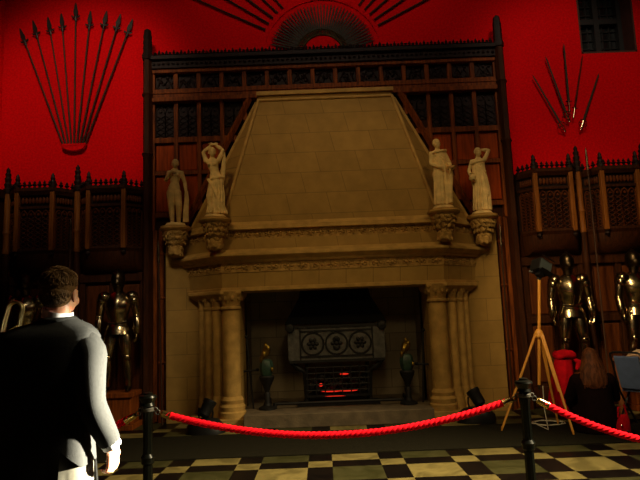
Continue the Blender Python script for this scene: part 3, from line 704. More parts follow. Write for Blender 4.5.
# ------------------------------------------------------------------ suits of armour
def armour(label, loc, rz=0, pedestal=True):
    T = thing('suit_of_armour', label, 'armour', loc, rz, 'suits of armour against the panelling')
    def P(name, k, m=M_steel, par=T, **kw): return k.build(name, m, par, **kw)
    def keel(c, rx, ry, n=28):
        out = []
        for j in range(n):
            a = 2*PI*j/n; sn = math.sin(a); out.append((c[0]+rx*math.cos(a), c[1]+ry*(sn if sn > 0 else -abs(sn)**1.0*(1-.30*abs(math.cos(a))**.8)*1.06), c[2]))
        return out
    k = MB(); k.rings([elli((0,.0,.98), .150, .105, 28), keel((0,-.005,1.05), .135, .11), keel((0,-.02,1.15), .165, .145), keel((0,-.03,1.27), .195, .160), keel((0,-.015,1.38), .190, .13), elli((0,0,1.455), .12, .09, 28), elli((0,0,1.49), .065, .06, 28)])
    cu = P('cuirass', k, smooth=60)
    k = MB(); k.tube([(0,-.160,1.02), (0,-.172,1.2), (0,-.172,1.28), (0,-.13,1.40)], .010, 6); k.tube([(-.14,-.07,1.03), (0,-.125,1.0), (.14,-.07,1.03)], .014, 6); P('ridge', k, par=cu)
    k = MB(); k.rings([elli((0,0,.99), .155, .115), elli((0,-.01,.92), .185, .135), elli((0,-.015,.84), .20, .15)], caps=False)
    k.rings([elli((0,0,1.0), .15, .11), elli((0,-.01,.955), .172, .128)]); P('fauld', k)
    k = MB(); k.rings([elli((0,0,1.46), .068, .065), elli((0,-.005,1.56), .07, .075)])
    k.rings([elli((0,-.01,1.55), .082, .092), elli((0,-.01,1.62), .100, .120), elli((0,-.005,1.70), .102, .125), elli((0,0,1.76), .085, .105), elli((0,0,1.80), .045, .06), elli((0,0,1.815), .008, .01)])
    hm = P('helmet', k, M_steelD, smooth=60)
    k = MB(); k.rings([elli((0,-.035,1.56), .072, .085), elli((0,-.055,1.60), .080, .105), elli((0,-.045,1.655), .095, .098)]); P('visor', k, M_steelD, hm, smooth=60)
    k = MB(); k.tube([(0,-.11,1.72), (0,-.06,1.80), (0,.02,1.83), (0,.10,1.77), (0,.12,1.68)], [.012,.016,.018,.014,.01], 6, flat=.5); P('comb', k, M_steelD, hm)
    for q in (-1, 1):
        k = MB(); k.ell((q*.200,0,1.400), (.098,.110,.090)); k.ell((q*.235,0,1.34), (.080,.095,.085)); P('pauldron', k)
        sh, el, wr = Vector((q*.235,0,1.38)), Vector((q*.275,.015,1.10)), Vector((q*.285,-.05,.86))
        k = MB(); k.tube([sh, (sh+el)/2, el], [.070,.066,.056], 12, round_=True); P('rerebrace', k)
        k = MB(); k.ell(el, (.062,.066,.060)); k.lathe([(.012,-.01),(.06,0),(.012,.01)], el+Vector((q*.03,-.01,0)), 12, Matrix.Rotation(PI/2,3,'Y')); P('couter', k)
        k = MB(); k.tube([el, el*.6+wr*.4, wr], [.056,.060,.042], 12, round_=True); P('vambrace', k)
        k = MB(); k.lathe([(.040,-.02),(.055,.02),(.066,.075)], wr, 12, None); g = P('gauntlet', k)
        k = MB(); hand(k, wr+Vector((0,0,.0)), Vector((0,-.15,-1)), Vector((-q,0,0)), -q*-1, 1.05, .8); P('fingers', k, par=g)
        hp, kn, an = Vector((q*.095,0,.88)), Vector((q*.135,-.03,.50)), Vector((q*.155,.02,.09))
        k = MB(); k.tube([hp, hp*.5+kn*.5, kn], [.108,.100,.074], 14, round_=True); P('cuisse', k)
        k = MB(); k.ell(kn+Vector((0,-.015,0)), (.066,.070,.068)); k.lathe([(.015,-.012),(.07,0),(.015,.012)], kn+Vector((q*.055,0,0)), 12, Matrix.Rotation(PI/2,3,'Y')); P('poleyn', k)
        k = MB(); k.tube([kn, kn*.65+an*.35+Vector((0,.015,0)), an], [.066,.070,.046], 14, round_=True); P('greave', k)
        k = MB(); k.tube([an+Vector((0,.03,-.045)), an+Vector((0,-.06,-.045)), an+Vector((q*.02,-.14,-.06)), an+Vector((q*.025,-.20,-.068))], [.044,.046,.036,.018], 10, flat=.85, round_=True); P('sabaton', k, M_steelD)
    return T
def pedestal(label, loc):
    k = MB(); k.box(-.30,.30,-.24,.24,0,.08); k.box(-.26,.26,-.20,.20,.08,.46); k.box(-.29,.29,-.23,.23,.46,.53)
    return tag(k.build('pedestal', M_woodL, loc=loc, smooth=0, bevel=.008), label, 'pedestal', 'wooden pedestals under the armour')
AR = [(-3.09,8.86,'dark suit of armour standing alone between the man and the fireplace',.12,'oak pedestal under the lone armour left of the fireplace'),
      (-4.50,8.86,'suit of armour mostly hidden behind the head and shoulder of the man',.1,'oak pedestal hidden behind the back of the man'),
      (3.74,8.86,'bright suit of armour behind the wooden tripod lamp',-.12,'oak pedestal under the armour behind the tripod lamp'),
      (4.74,8.86,'suit of armour above the blue chair in the right corner',.12,'oak pedestal under the armour in the right corner')]
for x, y, lab, rz, pl_ in AR:
    armour(lab, (x, y, .53), rz); pedestal(pl_, (x, y, 0))

# upright pikes
def pike(label, base, lean, L):
    T = thing('pike', label, 'pike', base, 0, 'tall pikes standing against the panelling'); T.rotation_euler = lean
    k = MB(); k.tube([(0,0,0),(0,0,L-.32)], [.014,.012], 8); k.build('shaft', M_shaft, T)
    k = MB(); k.lathe([(.02,L-.36),(.023,L-.33),(.014,L-.30),(.022,L-.18),(.012,L-.04),(.002,L)], n=8); k.build('pike_head', M_steelD, T)
pike('tall thin pike upright at the left edge of the stone fireplace', (-2.47, 9.02, 0), (0, R(-1.2), 0), 2.80)
pike('tall thin pike upright at the right edge of the stone fireplace', (2.80, 9.02, 0), (0, R(.4), 0), 2.86)
pike('tall pike rising past the cresting between the two right armours', (4.17, 8.80, 0), (R(-2), R(1), 0), 4.0)
pike('tall pike upright behind the right of the head of the man', (-3.90, 9.02, 0), (0, 0, 0), 3.2)

# ------------------------------------------------------------------ things in the fire opening
HZ = .19
G = thing('fire_grate', 'black iron hooded fire grate with three roundels and glowing embers', 'grate', (X0+.02, 9.1, HZ))
k = MB(); k.rings([[(-.78,-.12,1.22),(.78,-.12,1.22),(.78,.35,1.22),(-.78,.35,1.22)], [(-.74,-.10,1.30),(.74,-.10,1.30),(.74,.35,1.30),(-.74,.35,1.30)], [(-.56,.0,1.62),(.56,.0,1.62),(.56,.35,1.62),(-.56,.35,1.62)], [(-.50,.05,1.86),(.50,.05,1.86),(.50,.35,1.86),(-.50,.35,1.86)]])
k.build('canopy', M_sootiron, G, smooth=0, bevel=.01)
k = MB(); k.prism([(-.72,.64),(.72,.64),(.74,.72),(.74,1.20),(-.74,1.20),(-.74,.72)], -.10, -.06); fp_ = k.build('front_plate', M_ironL, G, smooth=0, bevel=.006)
k = MB()
for x in (-.55, .55): k.box(x-.012, x+.012, -.115, -.09, .66, 1.18)
k.box(-.72,.72,-.118,-.09,1.16,1.20); k.box(-.72,.72,-.118,-.09,.64,.68); k.box(-.55,.55,-.115,-.09,1.10,1.125); k.box(-.55,.55,-.115,-.09,.72,.745)
k.build('plate_moulding', M_iron, fp_, smooth=0)
for i, x in enumerate((-.36, 0, .36)):
    k = MB()
    ring = [(x+.165*math.cos(2*PI*j/28), -.105, .92+.165*math.sin(2*PI*j/28)) for j in range(29)]; k.tube(ring, .014, 6, caps=False)
    for j in range(6):
        a = 2*PI*j/6; k.ell((x+.06*math.cos(a), -.105, .92+.06*math.sin(a)), (.035,.014,.028), 8, 6, Matrix.Rotation(-a,3,'Y'))
    k.ell((x,-.105,.92), (.035,.02,.035), 8, 6)
    if i == 1: k.ell((x,-.105,.99), (.05,.02,.035), 8, 6); k.ell((x,-.105,.85), (.05,.02,.04), 8, 6)
    k.build('roundel', M_iron, fp_)
for q in (-1, 1):
    k = MB(); k.lathe([(.0,-.05),(.06,-.04),(.07,0),(.06,.04),(.0,.05)], (q*.70,-.13,1.17), 12, Matrix.Rotation(PI/2,3,'X')); k.build('scroll', M_iron, G)
    k = MB(); k.tube([(q*.70,-.06,.66),(q*.60,-.04,.56),(q*.50,0,.50),(q*.48,0,.0)], [.03,.04,.035,.03], 8); k.tube([(q*.48,.3,0),(q*.48,.3,.6)], .03, 8); k.build('leg', M_iron, G)
k = MB()
for i in range(5): k.tube([(-.48,-.05,.22+i*.085),(.48,-.05,.22+i*.085)], .012, 6)
for i in range(8): k.tube([(-.46+i*.1314,-.055,.16),(-.46+i*.1314,-.055,.60)], .010, 6)
k.box(-.48,.48,-.05,.32,.12,.15); k.build('basket', M_iron, G)
k = MB(); rr = random.Random(5)
for i in range(60): k.ell((rr.uniform(-.42,.42), rr.uniform(.0,.28), rr.uniform(.19,.40)), (rr.uniform(.03,.055),)*3, 6, 4)
k.build('coals', M_coal, G, smooth=0)
k = MB()
for (x, z, w_, h_) in ((-.10,.205,.16,.016),(.15,.205,.15,.016),(-.26,.30,.03,.025),(.10,.45,.07,.012),(-.05,.13,.25,.008)): k.ell((x,-.025,z), (w_,.035,h_), 10, 6)
k.build('embers', M_ember, G)
k = MB(); k.box(-.62,.62,-.12,.3,0,.035); k.tube([(-.95,-.22,.07),(.95,-.22,.07)], .022, 8); k.tube([(-.95,-.22,.0),(-.95,-.22,.09)], .03, 8); k.tube([(.95,-.22,0),(.95,-.22,.09)], .03, 8)
k.build('fender_bar', M_iron, G)

def andiron(label, x):
    T = thing('andiron', label, 'andiron', (x, 8.86, HZ), 0, 'pair of gilt topped andirons in the fire opening')
    k = MB(); k.lathe([(.13,0),(.13,.03),(.06,.06),(.04,.12),(.05,.22),(.035,.25),(.06,.34),(.10,.42),(.115,.47),(.10,.49)], n=14); k.build('stand', M_iron, T)
    k = MB(); k.lathe([(.06,.48),(.085,.54),(.095,.62),(.08,.70),(.05,.73)], n=14, rip=.12, ripn=6); k.build('body', M_green, T)
    k = MB()
    k.ell((0,0,.84),(.062,.055,.085)); k.ell((-.03,-.02,.80),(.045,.045,.06)); k.ell((.035,-.03,.88),(.035,.035,.055)); k.ell((0,-.03,.93),(.032,.035,.045)); k.ell((.085,-.04,.58),(.026,.026,.042)); k.ell((-.07,-.02,.73),(.03,.03,.06))
    k.build('gilt_figure', M_gold, T, remesh=.012, relax=1)
    k = MB(); k.tube([(0,.04,.08),(0,.5,.08)], .02, 6); k.tube([(0,.5,0),(0,.5,.09)], .02, 6); k.build('bar', M_iron, T)
andiron('gilt and green topped iron andiron left of the grate', X0-1.04)
andiron('gilt and green topped iron andiron right of the grate', X0+1.05)
def firetool(label, x, lean):
    T = thing('fire_iron', label, 'fire iron', (x, 8.98, HZ), 0, 'fire irons leaning at the jambs'); T.rotation_euler = (R(-3), lean, 0)
    k = MB(); k.tube([(0,0,0),(0,0,1.05)], .014, 8); k.ell((0,0,1.07),.03,8,6); k.build('shaft', M_iron, T)
    k = MB(); k.tube([(-.10,0,.56),(.12,0,.56)], .016, 8); k.ell((-.10,0,.56),.025,8,6); k.ell((.12,0,.56),.025,8,6); k.build('crossbar', M_iron, T)
firetool('black iron fire tool with crossbar leaning at the left jamb', X0-1.26, R(-5))
firetool('black iron fire tool with crossbar leaning at the right jamb', X0+1.28, R(4))

def floorlamp(label, loc, rz, tilt):
    T = thing('floor_spotlight', label, 'spotlight', loc, rz, 'black spotlights on the floor at the jambs')
    k = MB(); k.rings([elli((0,0,0),.27,.18), elli((0,0,.10),.26,.17), elli((0,0,.18),.18,.13), elli((0,0,.20),.10,.08)]); k.build('base', M_black, T, smooth=50)
    k = MB()
    for q in (-1, 1): k.tube([(q*.08,0,.15),(q*.10,0,.26),(q*.09,0,.34)], .012, 6)
    k.build('yoke', M_black, T)
    Q = Matrix.Rotation(tilt, 3, 'Y') @ Matrix.Rotation(R(-20), 3, 'X')
    k = MB(); k.lathe([(.055,-.13),(.08,-.10),(.085,.05),(.095,.07),(.095,.11)], (0.02,0,.33), 14, Q); h_ = k.build('lamp_head', M_black, T)
    k = MB(); k.lathe([(.075,.10),(.07,.115),(.02,.118)], (0.02,0,.33), 14, Q); k.build('lens', M_lens, h_)
floorlamp('black floor spotlight at the foot of the left jamb', (-1.66, 8.24, 0), 0, R(25))
floorlamp('black floor spotlight at the foot of the right jamb', (2.06, 8.30, 0), 0, R(-25))

# ------------------------------------------------------------------ rope barrier
def stanchion(label, x, y):
    T = thing('stanchion', label, 'barrier post', (x, y, 0), 0, 'black rope barrier posts')
    k = MB(); k.lathe([(.17,0),(.17,.015),(.15,.03),(.08,.055),(.05,.075),(.042,.10)], n=28); k.build('base', M_post, T)
    k = MB(); k.lathe([(.040,.08),(.036,.12),(.034,.48),(.034,.82),(.040,.84),(.036,.93)], n=28, rip=.05, ripn=10); k.build('post', M_post, T)
    k = MB(); k.lathe([(.034,.49),(.046,.505),(.046,.535),(.050,.545),(.034,.57)], n=24); k.build('collar', M_post, T)
    k = MB(); k.lathe([(.036,.90),(.052,.91),(.044,.93),(.058,.955),(.066,.968),(.060,.982),(.030,.992),(.034,1.0),(.010,1.008)], n=24); k.build('finial', M_post, T)
    k = MB(); k.lathe([(.038,.865),(.045,.872),(.045,.890),(.038,.897)], n=24)
    for q in (-1, 1):
        k.tube([(q*(.055+.014*math.cos(2*PI*j/12)), 0, .88+.014*math.sin(2*PI*j/12)) for j in range(13)], .0045, 6)
    k.build('hook_ring', M_ironL, T)
    return T
SL, SR, SY = -1.31, 1.455, 4.4
stanchion('black barrier post standing nearest the man', SL, SY)
stanchion('black barrier post in front of the wooden tripod lamp', SR, SY)
stanchion('black barrier post beyond the left side of the man', SL-2.75, SY)
stanchion('black barrier post furthest to the right', SR+2.75, SY)
def rope(label, xa, xb, sag, za=.865, zb=.865):
    T = thing('barrier_rope', label, 'rope', (0, SY, 0), 0, 'red ropes of the barrier')
    L = xb-xa
    def pt(t): return Vector((xa+L*t, 0, za+(zb-za)*t - sag*4*t*(1-t)))
    N = 420; turns = L/.115; k = MB()
    for s_ in range(3):
        pts = []
        for i in range(N+1):
            t = .032 + .936*i/N; p = pt(t); tg = (pt(t+.002)-pt(t-.002)).normalized(); u = tg.cross(Vector((0,1,0))).normalized(); a = 2*PI*(turns*t + s_/3)
            pts.append(p + (u*math.cos(a) + Vector((0,1,0))*math.sin(a))*.0125)
        k.tube(pts, .0150, 7)
    k.build('rope', M_rope, T)
    for e in (0, 1):
        f = (lambda q: q) if e == 0 else (lambda q: 1-q)
        k = MB(); k.tube([pt(f(.012)), pt(f(.016)), pt(f(.022)), pt(f(.038)), pt(f(.042))], [.012,.022,.024,.027,.030], 14); k.build('end_cap', M_brass, T)
        k = MB(); c_ = pt(f(.006)); k.tube([c_ + Vector((.016*math.cos(2*PI*j/12), 0, .016*math.sin(2*PI*j/12))) for j in range(13)], .005, 6); k.build('hook', M_ironL, T)
rope('long red barrier rope sagging across the front of the fireplace', SL+.055, SR-.055, .215)
rope('red barrier rope running from the left post behind the man', SL-2.75+.055, SL-.055, .36)
rope('red barrier rope running right in front of the crouching woman', SR+.055, SR+2.75-.055, .40)

# ------------------------------------------------------------------ wooden tripod with lamp
T = thing('tripod_lamp', 'pale wooden tripod carrying a black box lamp, right of the fireplace', 'lamp stand', (2.735, 7.52, 0))
feet = [(-.55, .05), (.185, -.34), (.28, .36)]
for (x, y) in feet:
    k = MB(); d = Vector((x, y, 0)).normalized()
    sd = Vector((-d.y, d.x, 0))*.022
    k.tube([Vector((d.x*.045, d.y*.045, 1.19))+sd*.5, (x*.98, y*.98, .05)], [.016,.014], 8); k.tube([Vector((d.x*.045, d.y*.045, 1.19))-sd*.9, Vector((x*.6, y*.6, .50))-sd*.2], [.014,.012], 8)
    k.tube([(x*.98, y*.98, .06), (x, y, .014)], [.016, .010], 8); k.build('leg', M_tripod, T)
k = MB(); k.tube([(-.052,0,.56),(.065,0,1.90)], .019, 10); k.build('column', M_tripod, T)
k = MB(); k.lathe([(.02,1.13),(.05,1.15),(.055,1.20),(.045,1.23),(.022,1.25)], n=12); k.build('hub', M_tripod, T)
k = MB(); k.tube([(-.057,0,.50),(-.052,0,.56)], .012, 8); k.build('column_tip', M_black, T)
Q = Euler((R(-10), R(28), R(20))).to_matrix()
c0 = Vector((.10,0,2.035))
k = MB(); k.cbox(c0, (.20,.17,.17), Q); k.cbox(c0+Q@Vector((.0,.0,-.10)), (.08,.08,.06), Q); k.tube([(.063,0,1.88),(.07,0,1.96)], .03, 10); k.tube([(-.03,0,1.97),(.02,0,2.02)], .02, 8)
h_ = k.build('lamp_housing', M_black, T, smooth=0, bevel=.01)
k = MB(); k.cbox(c0+Q@Vector((0,-.088,0)), (.17,.01,.14), Q); k.build('lamp_glass', M_lens, h_, smooth=0)
k = MB(); k.cbox(c0+Q@Vector((0,-.115,.10)), (.19,.07,.006), Q@Matrix.Rotation(R(25),3,'X')); k.cbox(c0+Q@Vector((0,-.115,-.10)), (.19,.07,.006), Q@Matrix.Rotation(R(-25),3,'X')); k.build('barn_door', M_black, h_, smooth=0)
k = MB(); k.ell((-.045,0,1.99),(.018,.018,.018),10,8); k.build('knob', M_ironL, h_)
k = MB(); pts = [(2.72,7.50,.55),(2.70,7.46,.3),(2.72,7.44,.03)]
for i in range(26):
    a = i*.5; r_ = .20+.03*math.sin(i*1.7); pts.append((2.72+.17+r_*math.cos(a+2.6), 7.9+r_*.8*math.sin(a+2.6), .022+.004*(i % 3)))
k.tube(pts, .006, 6)
tag(k.build('power_cord', M_cord), 'pale cord coiled on the floor under the wooden tripod lamp', 'cord')

# ------------------------------------------------------------------ crouching woman (back to us)
WP = thing('person', 'person crouching with back turned, long brown hair and dark coat, on the right', 'person', (3.28, 7.32, 0), R(-12))
m = MB()
m.rings([elli((0,.02,.10),.17,.17), elli((0,.0,.20),.19,.16), elli((0,.0,.32),.165,.135), elli((0,.02,.45),.155,.12), elli((0,.04,.58),.175,.115), elli((0,.05,.66),.165,.095), elli((0,.055,.70),.10,.07), elli((0,.06,.74),.05,.05), elli((0,.07,.80),.046,.05)])
head(m, (0,.095,.865), 1.0, -.1, -.25, 1)
for q in (-1, 1):
    sh, el, wr = Vector((q*.165,.05,.635)), Vector((q*.245,.16,.40)), Vector((q*.12,.36,.38))
    m.tube([sh,(sh+el)/2,el,(el+wr)/2,wr],[.055,.047,.04,.036,.027],12,round_=True)
    hand(m, wr, (wr-el), Vector((-q,0,-.3)), -q*-1, .92, .6)
    hp, kn, an = Vector((q*.10,.06,.17)), Vector((q*.19,.42,.30)), Vector((q*.15,.16,.07))
    m.tube([hp,(hp+kn)/2,kn],[.10,.085,.06],14,round_=True); m.tube([kn,(kn+an)/2,an],[.058,.055,.038],12,round_=True); m.tube([an+Vector((0,-.02,-.02)),an+Vector((0,.10,-.03)),an+Vector((0,.19,-.045))],[.038,.034,.022],10,round_=True)
m.build('body', M_skin, WP, remesh=.009, relax=2)
d = MB(); rs = []
for (z, rx, ry, cy) in ((.012,.27,.25,.02),(.10,.28,.24,.02),(.22,.24,.20,.01),(.34,.205,.165,.01),(.46,.195,.15,.02),(.58,.215,.145,.035),(.655,.205,.125,.045),(.70,.14,.10,.05),(.735,.075,.07,.055)):
    rs.append(elli((0,cy,z),rx,ry,40,rip=.02*(1.6-z),ripn=9,ph=z*4))
d.rings(rs)
for q in (-1, 1):
    sh, el, wr = Vector((q*.19,.05,.62)), Vector((q*.265,.16,.39)), Vector((q*.14,.34,.375))
    d.tube([sh,(sh+el)/2,el,(el+wr)/2,wr],[.078,.072,.066,.058,.048],14,round_=True)
    d.tube([(q*.10,.10,.18),(q*.19,.43,.30)],[.12,.085],14,round_=True)
    d.tube([(q*.19,.43,.29),(q*.15,.18,.08)],[.075,.06],14,round_=True)
d.build('coat', M_coat, WP, remesh=.011, relax=2)
hh = MB(); hh.ell((0,.072,.91),(.094,.108,.098)); hh.rings([elli((0,.055,.94),.085,.09,36,rip=.02,ripn=13), elli((0,.03,.86),.11,.085,36,rip=.03,ripn=13), elli((0,-.01,.76),.135,.085,36,rip=.04,ripn=13), elli((-.005,-.05,.66),.15,.075,36,rip=.06,ripn=13), elli((-.005,-.085,.575),.13,.06,36,rip=.09,ripn=13), elli((0,-.10,.53),.06,.03,36,rip=.1,ripn=13)])
rr = random.Random(9)
for i in range(40):
    a = rr.uniform(PI*1.02, PI*1.98); x = math.cos(a)
    hh.tube([(x*.07,.05+.07*math.sin(a)*.5,.96),(x*.115,.03+.085*math.sin(a),.82),(x*.14,-.02+.085*math.sin(a),.70),(x*.135+rr.uniform(-.02,.02),-.055+.08*math.sin(a),rr.uniform(.52,.60))],[.010,.012,.011,.004],6)
hh.build('hair', M_hairW, WP)

k = MB(); k.rings([elli((0,0,0),.075,.05,20), elli((0,0,.12),.08,.055,20), elli((.01,0,.20),.065,.045,20), elli((.015,0,.25),.03,.02,20)])
bag = tag(k.build('red_bag', M_redcl, loc=(3.44, 7.02, .0)), 'small red bag with two bright studs beside the crouching woman', 'bag')
k = MB(); k.ell((-.05,-.062,.14),(.014,.010,.014)); k.ell((.02,-.062,.075),(.014,.010,.014)); k.build('stud', mat('chrome_stud',(.85,.85,.95),.08,1.0), bag)
k = MB(); k.tube([(-.05,0,.22),(-.04,0,.33),(.03,0,.36),(.06,0,.22)], .012, 8); k.build('strap', M_redcl, bag)

# red cloak on a short stand with rolled hat
T = thing('draped_cloak', 'red velvet cloak on a short stand topped by a rolled red hat', 'cloak', (3.335, 8.27, 0)); T.scale = (1.05, 1.05, 1.0)
k = MB(); k.lathe([(.15,0),(.15,.015),(.025,.03),(.02,.05),(.018,.82)], n=14); k.build('stand', M_iron, T)
k = MB(); rs = []
for i in range(14):
    t = i/13; z = .80 - .68*t; rs.append(elli((-.02-.07*t, 0, z), .11+.06*t+.015*math.sin(3*t), .085+.05*t, 44, rip=.03+.10*t, ripn=8, ph=t*1.5))
k.rings(rs, caps=True); k.tube([(.10,-.04,.80),(.17,-.05,.76),(.12,-.06,.66)],[.03,.045,.02],8); k.build('cloak', M_redcl, T)
k = MB(); k.tube([(.105*math.cos(2*PI*j/24), .085*math.sin(2*PI*j/24), .86+.012*math.sin(3*2*PI*j/24)) for j in range(25)], .048, 10, caps=False); k.ell((0,0,.88),(.11,.09,.055)); k.build('rolled_hat', M_redcl, T)

# folding chair, table and papers at the right edge
T = thing('folding_chair', 'folding chair with slate blue padded back in a black frame', 'chair', (3.82, 7.40, 0), R(-58))
bk = Euler((R(15), 0, 0)).to_matrix()
k = MB(); k.cbox((0,-.075,.685),(.32,.035,.42),bk); k.build('backrest', M_blue, T, smooth=0, bevel=.014)
for q in (-1, 1):
    k = MB(); k.tube([(q*.195,-.145,.915),(q*.195,-.01,.44),(q*.195,.16,.20),(q*.195,.30,.012)], .013, 8); k.build('leg', M_black, T)
    k = MB(); k.tube([(q*.175,.18,.45),(q*.175,.0,.22),(q*.175,-.16,.012)], .012, 8); k.build('leg', M_black, T)
k = MB(); k.tube([(-.195,-.145,.915),(-.15,-.152,.935),(.15,-.152,.935),(.195,-.145,.915)], .013, 8); k.build('top_rail', M_black, T)
k = MB(); k.box(-.18,.18,.0,.38,.44,.475); k.build('seat', M_blue, T, smooth=0, bevel=.015)
T = thing('side_table', 'brown wooden table with papers, behind the blue chair at the right edge', 'table', (4.62, 8.1, 0))
k = MB(); k.box(-.55,.55,-.35,.35,.74,.78); k.build('tabletop', M_table, T, smooth=0, bevel=.006)
k = MB(); k.box(-.5,.5,-.31,.31,.65,.74); k.build('apron', M_table, T, smooth=0)
for x in (-.5,.5):
    for y in (-.3,.3):
        k = MB(); k.box(x-.025,x+.025,y-.025,y+.025,0,.74); k.build('leg', M_table, T, smooth=0, bevel=.004)
k = MB()
for i in range(5): k.cbox((4.30+.01*(i % 3), 7.92, .786+i*.014),(.46-.012*i,.30,.012),Matrix.Rotation(R(4*i-8),3,'Z'))
k.prism([(4.09,.853),(4.52,.853),(4.48,.90),(4.22,.915)],7.80,8.04)
tag(k.build('folded_cloth', M_cloth, smooth=0, bevel=.004), 'pile of folded cream cloths on the brown table at the right edge', 'cloth')

# ------------------------------------------------------------------ left edge: brass tube frame, striped bag on a stool
T = thing('tube_frame', 'tall brass tube frame with rounded top behind the left shoulder of the man', 'stand', (-1.93, 3.62, 0))
def loopy(dx, y):
    k = MB(); pts = [(-.22+dx, y, .0), (-.14+dx, y, .9), (-.045+dx, y, 1.53)]
    for i in range(9):
        a = PI*.95 - i*PI*.95/8; pts.append((.025+dx+.045*math.cos(a), y, 1.625+.045*math.sin(a)))
    pts += [(.055+dx, y, 1.53), (-.02+dx, y, .9), (-.06+dx, y, 0.0)]
    k.tube(pts, .0085, 10); return k
loopy(0, 0).build('loop', M_tube, T); loopy(-.018, .06).build('loop', M_tube, T)
k = MB(); k.tube([(-.25,.03,1.50),(-.10,.03,1.52),(-.06,.03,1.47),(.03,.03,1.52)], .008, 8); k.build('cross_tube', M_tube, T)
k = MB(); k.box(-.26,.0,-.05,.12,0,.02); k.build('foot_plate', M_black, T, smooth=0)
T = thing('stool', 'white topped stool at the left edge beyond the man', 'stool', (-1.70, 3.15, 0))
k = MB(); k.lathe([(.16,.74),(.175,.75),(.175,.78),(.16,.79)], n=24); k.build('seat', M_white, T)
for i in range(4):
    a = PI/4+i*PI/2; k = MB(); k.tube([(.10*math.cos(a),.10*math.sin(a),.745),(.16*math.cos(a),.16*math.sin(a),.012)], .014, 8); k.build('leg', M_white, T)
T = thing('striped_bag', 'green bag with red and yellow stripes on a white stool by the man', 'bag', (-1.70, 3.15, .79))
k = MB(); k.rings([elli((0,0,.10),.115,.08), elli((0,0,.18),.12,.082), elli((0,0,.25),.10,.07), elli((0,0,.29),.05,.03)]); k.build('bag_body', M_gstr, T, smooth=60)
k = MB(); k.rings([elli((0,0,.0),.108,.075), elli((0,0,.045),.113,.078)]); k.rings([elli((0,0,.08),.116,.081), elli((0,0,.10),.116,.081)]); k.build('yellow_stripe', M_yel, T, smooth=60)
k = MB(); k.rings([elli((0,0,.045),.114,.079), elli((0,0,.08),.116,.081)]); k.build('red_stripe', M_redcl, T, smooth=60)

# ------------------------------------------------------------------ the man in the dark suit, back to us (local: facing +y, his right is +x)
MP = thing('person', 'man seen from behind in dark suit with short brown hair, right arm lit by sun', 'person', (-1.285, 2.75, 0), R(4))
NX = .040                                               # neck a little to the right of the middle of the jacket
m = MB()
m.rings([elli((0,0,.86),.13,.10), elli((0,0,.95),.17,.115), elli((0,0,1.05),.155,.105), elli((0,0,1.15),.15,.10), elli((0,0,1.28),.175,.115), elli((.01,0,1.39),.18,.11), elli((.02,0,1.46),.14,.085), elli((NX,.0,1.51),.07,.065), elli((NX,.004,1.56),.058,.060), elli((NX,.012,1.62),.056,.060)])
head(m, (NX+.003,.020,1.662), 1.0, R(-10), -.06, 1, R(2))
RS, RE, RW = Vector((.192,-.035,1.405)), Vector((.222,-.075,1.15)), Vector((.296,.0,.955))
LS, LE, LW = Vector((-.215,0,1.41)), Vector((-.285,.02,1.15)), Vector((-.13,.25,1.12))
for sh, el, wr, q in ((RS,RE,RW,1),(LS,LE,LW,-1)):
    m.tube([sh,(sh+el)/2,el,el*.65+wr*.35,wr],[.058,.052,.042,.042,.029],14,round_=True)
hand(m, RW+Vector((0,0,0)), Vector((.05,.10,-1)), Vector((-.9,.45,0)), 1, 1.0, 1.0)
hand(m, LW, LW-LE, Vector((.3,-.3,-1)), 1, 1.06, .5)
for q in (-1, 1):
    hp, kn, an = Vector((q*.095,0,.90)), Vector((q*.11,.02,.50)), Vector((q*.115,-.01,.10))
    m.tube([hp,(hp+kn)/2,kn,kn*.7+an*.3,an],[.095,.082,.058,.058,.042],14,round_=True)
    m.tube([an+Vector((0,-.03,-.05)),an+Vector((0,.08,-.055)),an+Vector((q*.015,.17,-.065))],[.04,.04,.026],10,round_=True)
m.build('body', M_skin, MP, remesh=.0065, relax=2)
# jacket: body with an open vent at the back and a lifted right skirt, two sleeves
k = MB(); n = 96; rs = []
def hem(a):
    x, y = math.cos(a), math.sin(a)
    if y < .25 and x > .45: return .975 - .085*min(1, max(0, (x-.45)/.5))
    return .76
prof = [(1.552,.066,.062,NX),(1.545,.080,.074,NX),(1.528,.105,.085,NX*.9),(1.508,.165,.098,.02),(1.482,.205,.112,.01),(1.455,.218,.120,.005),(1.41,.220,.125,-.006),(1.32,.214,.132,-.010),(1.20,.202,.130,-.012),(1.08,.200,.130,-.01)]
for z, rx, ry, cx in prof: rs.append([(cx+rx*math.copysign(abs(math.cos(2*PI*j/n))**.78, math.cos(2*PI*j/n)), ry*math.copysign(abs(math.sin(2*PI*j/n))**(.3 if z < 1.48 else .5 if z < 1.52 else .8), math.sin(2*PI*j/n)), z + (.012*math.sin(2*PI*j/n) if z > 1.5 else 0)) for j in range(n)])
for t in (.25,.5,.75,1.0):
    ring = []
    for j in range(n):
        a = 2*PI*j/n; z = 1.08 + (hem(a)-1.08)*t; f = (1.08-z)/.3
        ring.append((-.01+( .200+.022*f)*math.copysign(abs(math.cos(a))**.78, math.cos(a)), (.130+.022*f)*math.copysign(abs(math.sin(a))**.3, math.sin(a))*(1+.02*math.cos(7*a)*f), z))
    rs.append(ring)
inner = [[(p[0]*.97, p[1]*.97, p[2]) for p in r] for r in rs[::-1][:6]]
k.rings(rs + inner, caps=False)
k.tube([(NX+.072*math.cos(2*PI*j/28), .068*math.sin(2*PI*j/28), 1.538+.006*math.sin(2*PI*j/28)) for j in range(29)], .015, 8, caps=False)
jk = k.build('jacket', M_navy, MP, smooth=50)
